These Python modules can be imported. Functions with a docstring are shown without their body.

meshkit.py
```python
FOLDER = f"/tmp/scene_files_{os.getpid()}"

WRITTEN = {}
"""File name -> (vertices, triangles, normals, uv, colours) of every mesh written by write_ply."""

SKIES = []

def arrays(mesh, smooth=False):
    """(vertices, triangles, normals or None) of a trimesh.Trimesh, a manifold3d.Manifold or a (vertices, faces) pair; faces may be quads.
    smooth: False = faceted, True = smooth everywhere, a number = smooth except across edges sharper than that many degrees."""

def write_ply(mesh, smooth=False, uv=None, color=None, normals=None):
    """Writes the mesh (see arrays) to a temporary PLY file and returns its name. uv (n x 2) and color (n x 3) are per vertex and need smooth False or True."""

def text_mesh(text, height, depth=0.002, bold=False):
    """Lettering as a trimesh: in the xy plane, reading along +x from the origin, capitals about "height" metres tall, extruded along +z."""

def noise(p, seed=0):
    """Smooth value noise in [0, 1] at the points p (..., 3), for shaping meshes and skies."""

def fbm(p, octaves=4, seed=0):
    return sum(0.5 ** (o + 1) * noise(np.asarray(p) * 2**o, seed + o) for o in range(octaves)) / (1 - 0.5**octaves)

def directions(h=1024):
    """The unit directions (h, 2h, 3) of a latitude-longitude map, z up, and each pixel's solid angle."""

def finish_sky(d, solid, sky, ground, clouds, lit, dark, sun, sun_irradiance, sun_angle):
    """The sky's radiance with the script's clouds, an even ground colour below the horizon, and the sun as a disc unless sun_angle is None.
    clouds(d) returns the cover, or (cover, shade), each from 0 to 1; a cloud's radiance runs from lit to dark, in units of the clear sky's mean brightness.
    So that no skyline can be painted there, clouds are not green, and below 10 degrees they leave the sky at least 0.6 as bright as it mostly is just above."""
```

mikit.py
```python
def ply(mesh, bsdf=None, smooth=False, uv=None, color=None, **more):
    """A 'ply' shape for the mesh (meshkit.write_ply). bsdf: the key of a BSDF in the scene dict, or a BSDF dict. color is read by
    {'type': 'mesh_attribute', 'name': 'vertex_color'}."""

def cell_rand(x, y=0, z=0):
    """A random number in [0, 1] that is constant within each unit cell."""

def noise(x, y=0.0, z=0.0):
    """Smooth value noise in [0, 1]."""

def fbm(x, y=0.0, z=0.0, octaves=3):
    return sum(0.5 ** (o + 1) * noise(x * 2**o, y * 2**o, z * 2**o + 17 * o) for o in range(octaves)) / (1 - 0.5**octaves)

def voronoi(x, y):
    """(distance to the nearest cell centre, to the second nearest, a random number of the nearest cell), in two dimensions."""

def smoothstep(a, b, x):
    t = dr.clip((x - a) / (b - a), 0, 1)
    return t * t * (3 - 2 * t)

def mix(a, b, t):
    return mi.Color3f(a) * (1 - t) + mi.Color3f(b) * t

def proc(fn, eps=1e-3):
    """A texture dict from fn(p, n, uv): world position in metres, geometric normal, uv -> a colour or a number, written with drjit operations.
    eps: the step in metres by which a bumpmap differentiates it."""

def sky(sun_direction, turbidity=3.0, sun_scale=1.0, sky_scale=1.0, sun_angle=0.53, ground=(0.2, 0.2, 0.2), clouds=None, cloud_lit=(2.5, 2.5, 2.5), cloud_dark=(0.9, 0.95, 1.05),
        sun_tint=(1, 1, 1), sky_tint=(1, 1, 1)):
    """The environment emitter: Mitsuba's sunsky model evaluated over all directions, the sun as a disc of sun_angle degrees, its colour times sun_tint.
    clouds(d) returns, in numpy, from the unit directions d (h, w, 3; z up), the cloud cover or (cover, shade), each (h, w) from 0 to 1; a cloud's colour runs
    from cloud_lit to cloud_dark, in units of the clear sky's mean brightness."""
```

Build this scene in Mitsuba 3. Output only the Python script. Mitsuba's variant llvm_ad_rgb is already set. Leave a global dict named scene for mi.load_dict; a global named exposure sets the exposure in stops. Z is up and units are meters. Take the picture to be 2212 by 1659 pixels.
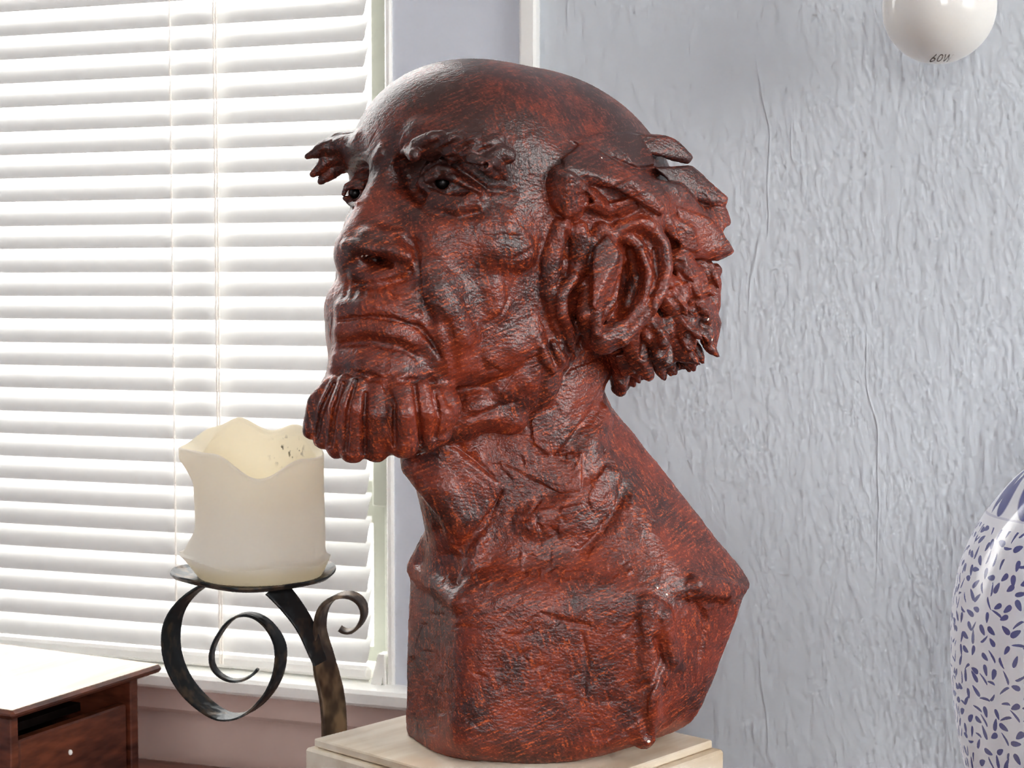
import math, random
import numpy as np, trimesh, shapely.geometry as sg
import drjit as dr
import mitsuba as mi
from scipy.spatial import ConvexHull, cKDTree
from scipy.ndimage import gaussian_filter
import meshkit, mikit
from mikit import noise, fbm, smoothstep, mix, proc, cell_rand

T = mi.ScalarTransform4f
scene, labels = {'type': 'scene'}, {}
rng = np.random.default_rng(7)

# ---------------------------------------------------------------- camera, sky, exposure
EYE, TILT, FPX = 1.35, math.radians(3.34), 3600.0
scene['camera'] = {'type': 'thinlens', 'fov': math.degrees(2 * math.atan(1106 / FPX)), 'fov_axis': 'x',
                   'aperture_radius': 0.0013, 'focus_distance': 0.96, 'near_clip': 0.05, 'far_clip': 60.0,
                   'to_world': T().look_at(origin=[0, 0, EYE], target=[0, math.cos(TILT), EYE - math.sin(TILT)], up=[0, 0, 1])}
scene['sky'] = mikit.sky((0.3, 0.2, 0.9), turbidity=4.0, sun_scale=0.0, sky_scale=1.0, ground=(0.45, 0.45, 0.43),
                         clouds=lambda d: np.full(d.shape[:2], 1.0), cloud_lit=(1.82, 1.80, 1.76), cloud_dark=(1.25, 1.25, 1.25))
exposure = 5.5

# ---------------------------------------------------------------- helpers
def at(px, py, y):
    """The point that a pixel of the 2212 x 1659 frame shows at the distance y (metres, along the world's y axis)."""
    f = np.array([0, math.cos(TILT), -math.sin(TILT)]); u = np.array([0, math.sin(TILT), math.cos(TILT)])
    d = np.array([(px - 1106) / FPX, 0, 0]) - u * (py - 829.5) / FPX + f
    return np.array([0, 0, EYE]) + d * (y / d[1])

def obj(key, mesh, bsdf, label=None, cat=None, group=None, kind=None, smooth=False, **more):
    n, k = 0, key
    while k in scene:
        n += 1; k = '%s_%03d' % (key, n)
    scene[k] = mikit.ply(mesh, bsdf, smooth=smooth, **more)
    tag(k, label, cat, group, kind)
    return k

def tag(k, label=None, cat=None, group=None, kind=None):
    e = {a: b for a, b in (('label', label), ('category', cat), ('group', group), ('kind', kind)) if b}
    if e: labels[k] = e

def cat_(ms):
    return trimesh.util.concatenate([m for m in ms])

def frame_box(o, ax, size, bevel=0.0):
    """A box with a corner-rounded section; o its low corner, ax three unit axes, size along them."""
    o, ax, size = np.asarray(o, float), np.asarray(ax, float), np.asarray(size, float)
    if bevel <= 0:
        m = trimesh.creation.box((1, 1, 1)); v = m.vertices + 0.5
        v = v * size
    else:
        g = np.array([[0, 0, 0], [1, 1, 1]]) * size
        pts = []
        for c in np.ndindex(2, 2, 2):
            c = np.array(c); s_ = np.where(c > 0, -1, 1)
            for i in range(3):
                q = c * size; q = q + s_ * bevel; q[i] = c[i] * size[i]; pts.append(q)
        m = trimesh.Trimesh(np.array(pts)).convex_hull; v = m.vertices
    w = o + v @ ax
    f = m.faces if np.linalg.det(ax) > 0 else m.faces[:, ::-1]
    return trimesh.Trimesh(w, f, process=False)

def lathe(prof, n=96, close=True):
    """(radius, height) profile turned about z."""
    prof = np.asarray(prof, float)
    a = np.linspace(0, 2 * math.pi, n, endpoint=False)
    v = np.stack([prof[:, 0][:, None] * np.cos(a), prof[:, 0][:, None] * np.sin(a), np.repeat(prof[:, 1][:, None], n, 1)], -1).reshape(-1, 3)
    f = []
    for i in range(len(prof) - 1):
        j = np.arange(n); k = (j + 1) % n
        f += [np.stack([i * n + j, i * n + k, (i + 1) * n + k], 1), np.stack([i * n + j, (i + 1) * n + k, (i + 1) * n + j], 1)]
    return trimesh.Trimesh(v, np.concatenate(f), process=False)

def ribbon(pts, width_dir, w, t, taper=None):
    """A flat bar bent along pts: section w (along width_dir) by t."""
    p = np.asarray(pts, float); n = len(p)
    d = np.gradient(p, axis=0); d /= np.linalg.norm(d, axis=1, keepdims=True)
    wd = np.asarray(width_dir, float)
    wd = np.broadcast_to(wd, p.shape)
    wd = wd - (wd * d).sum(1, keepdims=True) * d; wd /= np.linalg.norm(wd, axis=1, keepdims=True)
    nd = np.cross(d, wd)
    w = np.broadcast_to(w, n)[:, None] / 2; t = np.broadcast_to(t, n)[:, None] / 2
    c = 0.35
    ring = [(1, c - 1), (1, 1 - c), (1 - c * .4, 1), (c * .4 - 1, 1), (-1, 1 - c), (-1, c - 1), (c * .4 - 1, -1), (1 - c * .4, -1)]
    v = np.stack([p + a * w * wd + b * t * nd for a, b in ring], 1).reshape(-1, 3)
    k, f = len(ring), []
    for i in range(n - 1):
        for j in range(k):
            a, b = i * k + j, i * k + (j + 1) % k
            f += [[a, b, b + k], [a, b + k, a + k]]
    f += [[0, j + 1, j] for j in range(1, k - 1)] + [[(n - 1) * k, (n - 1) * k + j, (n - 1) * k + j + 1] for j in range(1, k - 1)]
    m = trimesh.Trimesh(v, np.array(f), process=False)
    if m.volume < 0: m.invert()
    return m

def spline(pts, n):
    from scipy.interpolate import CubicSpline
    p = np.asarray(pts, float)
    s = np.r_[0, np.cumsum(np.linalg.norm(np.diff(p[:, :3], axis=0), axis=1))]
    return CubicSpline(s, p)(np.linspace(0, s[-1], n))

def rgb(r, g, b):
    return {'type': 'rgb', 'value': [r, g, b]}

def srgb(*c):
    return [((x / 255) / 12.92 if x < 10 else ((x / 255 + 0.055) / 1.055) ** 2.4) for x in c]

# ---------------------------------------------------------------- materials
def mat(key, color, rough=0.5, spec=0.5, bump=None, bump_scale=1.0, two=True, **kw):
    b = {'type': 'principled', 'base_color': color if isinstance(color, dict) else rgb(*color), 'roughness': rough, 'specular': spec, **kw}
    if bump is not None:
        b = {'type': 'bumpmap', 'arbitrary': bump, 'scale': bump_scale, 'bsdf': b}
    scene[key] = {'type': 'twosided', 'bsdf': b} if two else b
    return key

# ---------------------------------------------------------------- the room: walls set out along the window wall (r to the right, n into the room)
WO = np.array([-0.0987, 1.39, 0.0])
WR, WN, WZ = np.array([0.943, -0.332, 0.0]), np.array([-0.332, -0.943, 0.0]), np.array([0, 0, 1.0])
WR, WN = WR / np.linalg.norm(WR), WN / np.linalg.norm(WN)
def W(r, n, z):
    return WO + r * WR + n * WN + z * WZ
def wbox(r0, r1, n0, n1, z0, z1, bevel=0.0):
    return frame_box(W(r0, n0, z0), [WR, WN, WZ], (r1 - r0, n1 - n0, z1 - z0), bevel)

def wall_tone(p, n, uv):
    return mix(srgb(210, 215, 221), srgb(202, 208, 215), fbm(p.x * 3, p.z * 3, p.y * 3))
def wall_relief(p, n, uv):
    r = p.x * 0.943 - p.y * 0.332
    v = 0.6 * fbm(r * 180, p.z * 60, 0.0, 3) + 0.4 * fbm(r * 400, p.z * 200, 3.0, 2)
    rid = dr.abs(fbm(r * 34, p.z * 7, 9.0, 3) - 0.5)
    crack = smoothstep(0.020, 0.0, rid) * smoothstep(0.50, 0.66, fbm(r * 12, p.z * 8, 4.0, 2))
    return v * 0.0021 + crack * 0.0008
mat('mat_plaster', proc(wall_tone), 0.7, 0.25, proc(wall_relief, 4e-4), 1.0)
mat('mat_smooth_wall', srgb(209, 214, 224), 0.5, 0.3)
mat('mat_white_paint', srgb(240, 240, 236), 0.35, 0.4)
mat('mat_cream_paint', srgb(160, 162, 152), 0.4, 0.4)
mat('mat_ceiling', srgb(238, 238, 236), 0.8, 0.2)
mat('mat_lilac_wall', srgb(198, 174, 166), 0.6, 0.3)
mat('mat_floor', proc(lambda p, n, uv: mix(srgb(120, 84, 58), srgb(150, 110, 78), fbm(p.x * 2, p.y * 30))), 0.4, 0.4)

R0, R1, DEEP, TALL = -2.1, 2.3, 3.4, 2.5
WIN = (-1.6, -0.0058, 0.985, 2.25)                                  # the blind's opening in the window wall: r0, r1, z0, z1
wall_t = 0.16
obj('wall_back', cat_([wbox(R0, WIN[0], -wall_t, 0, 0, TALL), wbox(WIN[0], WIN[1], -wall_t, 0, WIN[3], TALL), wbox(WIN[1], 0.118, -wall_t, 0, 0, TALL)]), 'mat_smooth_wall', kind='structure')
obj('wall_below_window', wbox(WIN[0], WIN[1], -wall_t, 0, 0, WIN[2]), 'mat_lilac_wall', kind='structure')
obj('wall_right_of_trim', wbox(0.118, R1, -wall_t, -0.002, 0, TALL), 'mat_plaster', kind='structure')
obj('trim_1', wbox(0.1145, 0.1285, -0.001, 0.012, 0, TALL, 0.002), 'mat_white_paint', 'white vertical trim strip between the smooth wall and the rough plaster wall', kind='structure')
obj('floor', wbox(R0, R1, -wall_t, DEEP, -0.05, 0), 'mat_floor', kind='structure')
obj('ceiling', wbox(R0, R1, -wall_t, DEEP, TALL, TALL + 0.05), 'mat_ceiling', kind='structure')
obj('wall_left', wbox(R0 - 0.1, R0, -wall_t, DEEP, 0, TALL), 'mat_smooth_wall', kind='structure')
FILL_OPENING = (0.9, 1.7, 1.2, 2.2)                                         # unseen opening added behind the camera for fill light: r0, r1, z0, z1
obj('wall_front', cat_([wbox(R0, FILL_OPENING[0], DEEP, DEEP + 0.1, 0, TALL), wbox(FILL_OPENING[1], R1, DEEP, DEEP + 0.1, 0, TALL),
                        wbox(FILL_OPENING[0], FILL_OPENING[1], DEEP, DEEP + 0.1, 0, FILL_OPENING[2]), wbox(FILL_OPENING[0], FILL_OPENING[1], DEEP, DEEP + 0.1, FILL_OPENING[3], TALL)]), 'mat_smooth_wall', kind='structure')
SW = (0.55, 1.6, 1.25, 2.4)                                        # the other window, in the right-hand wall: n0, n1, z0, z1
obj('wall_right', cat_([wbox(R1, R1 + 0.12, -wall_t, SW[0], 0, TALL), wbox(R1, R1 + 0.12, SW[1], DEEP, 0, TALL),
                        wbox(R1, R1 + 0.12, SW[0], SW[1], 0, SW[2]), wbox(R1, R1 + 0.12, SW[0], SW[1], SW[3], TALL)]), 'mat_smooth_wall', kind='structure')
# ---------------------------------------------------------------- clay: a signed-distance sculpting grid (millimetres)
class Clay:
    def __init__(s, lo, hi, h):
        s.h, s.lo = h, np.array(lo, float)
        s.n = np.ceil((np.array(hi) - s.lo) / h).astype(int) + 1
        s.D = np.full(s.n, 60.0, np.float32)
        s.L = np.zeros(s.n, np.uint8)
        s.ax = [(s.lo[i] + h * np.arange(s.n[i])).astype(np.float32) for i in range(3)]

    def window(s, lo, hi):
        a = np.clip(np.floor((np.asarray(lo) - s.lo) / s.h).astype(int), 0, s.n)
        b = np.clip(np.ceil((np.asarray(hi) - s.lo) / s.h).astype(int) + 1, 0, s.n)
        sl = tuple(slice(i, j) for i, j in zip(a, b))
        return sl, (s.ax[0][sl[0]][:, None, None], s.ax[1][sl[1]][None, :, None], s.ax[2][sl[2]][None, None, :])

    def put(s, sl, d, mode, k, part):
        D = s.D[sl]
        if D.size == 0:
            return
        if mode == 'add':
            if part is not None:
                L = s.L[sl]
                L[d < D] = part
            if k > 0:
                h = np.maximum(k - np.abs(d - D), 0) / k
                s.D[sl] = np.minimum(d, D) - h * h * (k * 0.25)
            else:
                s.D[sl] = np.minimum(d, D)
        else:
            d = -d
            if k > 0:
                h = np.maximum(k - np.abs(d - D), 0) / k
                s.D[sl] = np.maximum(d, D) + h * h * (k * 0.25)
            else:
                s.D[sl] = np.maximum(d, D)

    def ell(s, c, r, axes=None, mode='add', k=6.0, part=None):
        c, r = np.asarray(c, float), np.asarray(r, float)
        A = np.eye(3) if axes is None else np.asarray(axes)
        ext = np.sqrt((A.T ** 2) @ (r ** 2)) + k + 6
        sl, (x, y, z) = s.window(c - ext, c + ext)
        x, y, z = x - np.float32(c[0]), y - np.float32(c[1]), z - np.float32(c[2])
        q0 = q1 = 0
        for a, ri in zip(A, r):
            t = (np.float32(a[0]) * x + np.float32(a[1]) * y + np.float32(a[2]) * z) / np.float32(ri)
            q0 = q0 + t * t
            q1 = q1 + (t / np.float32(ri)) ** 2
        q0, q1 = np.sqrt(q0), np.sqrt(q1)
        s.put(sl, q0 * (q0 - 1) / np.maximum(q1, 1e-6), mode, k, part)

    def hull(s, pts, r, mode='add', k=6.0, part=None, soft=None):
        pts = np.asarray(pts, float)
        eq = ConvexHull(pts, qhull_options='QJ').equations
        eq = eq[np.unique(np.round(eq, 2), axis=0, return_index=True)[1]]
        sl, (x, y, z) = s.window(pts.min(0) - r - k - 6, pts.max(0) + r + k + 6)
        d, q = None, np.float32(soft or r)
        for e in eq.astype(np.float32):
            v = (e[0] * x + e[1] * y) + (e[2] * z + e[3])
            if d is None:
                d = v
            else:
                h = np.maximum(q - np.abs(v - d), 0) / q
                d = np.maximum(v, d) + h * h * q * np.float32(0.25)
        s.put(sl, d - np.float32(r), mode, k, part)

    def chain(s, pts, mode='add', k=2.0, part=None, flat=1.0, nrm=None):
        p = np.asarray(pts, float)
        r = p[:, 3]
        R = r.max()
        sl, (x, y, z) = s.window(p[:, :3].min(0) - R - k - 3, p[:, :3].max(0) + R + k + 3)
        q = p[:, :3].copy()
        ox, oy, oz = x, y, z
        if flat != 1.0:
            nrm = np.asarray(nrm, float)
            g = 1.0 / flat - 1.0
            o = q[0].copy()
            q = q + ((q - o) @ nrm)[:, None] * g * nrm
            t = (np.float32(nrm[0]) * (x - np.float32(o[0])) + np.float32(nrm[1]) * (y - np.float32(o[1])) + np.float32(nrm[2]) * (z - np.float32(o[2]))) * np.float32(g)
            x, y, z = x + t * np.float32(nrm[0]), y + t * np.float32(nrm[1]), z + t * np.float32(nrm[2])
        q = q.astype(np.float32)
        d = None
        if len(q) == 1:
            d = np.sqrt((x - q[0, 0]) ** 2 + (y - q[0, 1]) ** 2 + (z - q[0, 2]) ** 2) - np.float32(r[0])
        for a, b, ra, rb in zip(q[:-1], q[1:], r[:-1], r[1:]):
            v = b - a
            vv = max(float(v @ v), 1e-6)
            t = np.clip(((x - a[0]) * v[0] + (y - a[1]) * v[1] + (z - a[2]) * v[2]) / np.float32(vv), 0, 1)
            dd = np.sqrt((x - a[0] - t * v[0]) ** 2 + (y - a[1] - t * v[1]) ** 2 + (z - a[2] - t * v[2]) ** 2) - (np.float32(ra) + t * np.float32(rb - ra))
            d = dd if d is None else np.minimum(d, dd)
        if flat != 1.0:
            d = d * np.float32(0.5 + 0.5 * flat)
        s.put(sl, d, mode, k, part)

    def refine(s, h):
        f = Clay(s.lo, s.lo + s.h * (s.n - 1), h)
        c = [(a - s.lo[i]) / s.h for i, a in enumerate(f.ax)]
        D, L = s.D, s.L
        for i in range(3):
            j = np.minimum(c[i].astype(int), s.n[i] - 2)
            t = (c[i] - j).astype(np.float32).reshape([-1 if q == i else 1 for q in range(3)])
            D = np.take(D, j, i) * (1 - t) + np.take(D, j + 1, i) * t
            L = np.take(L, np.minimum(np.round(c[i]).astype(int), s.n[i] - 1), i)
        f.D, f.L = D, np.ascontiguousarray(L)
        return f

    def mesh(s):
        """Surface nets: (vertices in mm, triangles, label per vertex)."""
        D = s.D
        neg = D < 0
        nx, ny, nz = np.array(D.shape) - 1
        cnt = np.zeros((nx, ny, nz), np.uint8)
        for a, b, c in np.ndindex(2, 2, 2):
            cnt += neg[a:a + nx, b:b + ny, c:c + nz]
        I = np.argwhere((cnt > 0) & (cnt < 8))
        idx = np.full((nx, ny, nz), -1, np.int64)
        idx[tuple(I.T)] = np.arange(len(I))
        corner = np.array(list(np.ndindex(2, 2, 2)))
        val = np.stack([D[tuple((I + c).T)] for c in corner], 1).astype(float)
        pos, m = np.zeros((len(I), 3)), np.zeros(len(I))
        for i in range(8):
            for j in range(i + 1, 8):
                if np.abs(corner[i] - corner[j]).sum() == 1:
                    on = (val[:, i] < 0) != (val[:, j] < 0)
                    t = np.where(on, val[:, i] / np.where(on, val[:, i] - val[:, j], 1), 0)[:, None]
                    pos += on[:, None] * (corner[i] * (1 - t) + corner[j] * t)
                    m += on
        V = s.lo + s.h * (I + pos / m[:, None])
        lab = s.L[tuple((I + np.round(pos / m[:, None]).astype(int)).T)]
        F = []
        for ax in range(3):
            o = [slice(1, -1)] * 3
            o[ax] = slice(0, -1)
            o2 = list(o)
            o2[ax] = slice(1, None)
            a, b = neg[tuple(o)], neg[tuple(o2)]
            E = np.argwhere(a != b)
            fl = a[tuple(E.T)]
            off = np.array([1, 1, 1])
            off[ax] = 0
            E = E + off
            u, w = np.zeros(3, int), np.zeros(3, int)
            u[(ax + 1) % 3] = 1
            w[(ax + 2) % 3] = 1
            q = np.stack([idx[tuple((E - u - w).T)], idx[tuple((E - w).T)], idx[tuple(E.T)], idx[tuple((E - u).T)]], 1)
            F.append(np.where(fl[:, None], q, q[:, ::-1]))
        q = np.concatenate(F)
        q = q[(q >= 0).all(1)]
        return V, np.concatenate([q[:, [0, 1, 2]], q[:, [0, 2, 3]]]), lab
# ---------------------------------------------------------------- the bust: masses first, in millimetres about its own centre
PART = dict(figure=0, hair=1, beard=2, eyebrow=3, eyebrow_001=4, ear=5, eye=6, eye_001=7, ear_001=8)
U_ = 1 / 3.6                                                        # one sculpting unit in millimetres
yaw_, pitch_, roll_ = np.radians(47), np.radians(10), np.radians(3.0)
HF = np.array([-np.sin(yaw_) * np.cos(pitch_), -np.cos(yaw_) * np.cos(pitch_), np.sin(pitch_)])   # where the face looks
HL = np.array([np.cos(yaw_), -np.sin(yaw_), 0.0])                   # towards the nearer ear
HU = np.cross(HF, HL)
HU = HU if HU[2] > 0 else -HU
HL, HU = HL * np.cos(roll_) + HU * np.sin(roll_), HU * np.cos(roll_) - HL * np.sin(roll_)
HEAD = np.array([-5.8, 4.4, 47.1])
HA = np.stack([HF, HL, HU])

def H(f, l, u):
    return HEAD + U_ * (f * HF + l * HL + u * HU)

def px(x, y, d):                                                # a point of the trunk: across, up, away
    t = 1 + d * U_ / 1000
    a, b = (x - 1106) * U_ * t, -(y - 830) * U_ * t
    return [a, t * 998.3 - 1000 + b * 0.0583, b * 0.9983 - t * 58.3]

def masses(c):
    e = lambda p, r, **k: c.ell(H(*p), np.array(r) * U_, HA, **k)
    e((-70, 0, 10), (380, 300, 305), k=0)
    e((120, 0, 70), (232, 258, 215), k=14)
    c.hull([H(f, l * s, u) for s in (1, -1) for f, l, u in ((270, 140, 30), (295, 55, 40), (150, 225, 50), (190, 200, -120), (310, 65, -190), (-10, 200, -300), (330, 65, -420), (0, 235, -60), (320, 60, -300))], 12, k=8)
    # nose
    c.chain([[*H(295, 0, 20), 36 * U_], [*H(330, 0, -80), 50 * U_], [*H(360, 0, -165), 62 * U_]], k=9)
    for s in (1, -1):
        e((288, 66 * s, -188), (66, 42, 42), k=9)
    e((310, 0, -300), (85, 130, 115), k=8)
    for s in (1, -1):
        e((325, 118 * s, -8), (62, 78, 52), mode='cut', k=8)
        e((258, 116 * s, -12), (58, 62, 55), k=1.5, part=PART['eye' if s > 0 else 'eye_001'])
    # neck, throat, shoulders, chest
    c.chain([[*px(1150, 760, 40), 43], [*px(1100, 1180, 50), 44]], k=10)
    c.chain([[*px(975, 960, -40), 26], [*px(1018, 1160, 10), 26]], k=12)
    c.hull([px(*p) for p in ((1295, 880, 70), (1260, 930, -40), (1590, 1252, 50), (1450, 1260, -100), (1150, 1180, -90), (1200, 900, 160), (1480, 1200, 260), (1050, 1200, 230), (960, 1220, 0))], 8, k=14)
    c.hull([px(*p) for p in ((893, 1225, 125), (880, 1590, 130), (1005, 1275, -150), (985, 1600, -130), (1080, 1630, -140), (1300, 1625, -120), (1390, 1290, -160), (1395, 1580, -110), (1606, 1274, 40), (1490, 1560, 60), (1000, 1200, -40), (1300, 1170, -60), (1500, 1160, 140), (1500, 1250, 260), (1400, 1560, 240), (1000, 1560, 240), (980, 1250, 260), (1180, 1650, 0), (930, 1630, 0))], 7, k=8, soft=12)
GRID = 0.85
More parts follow.
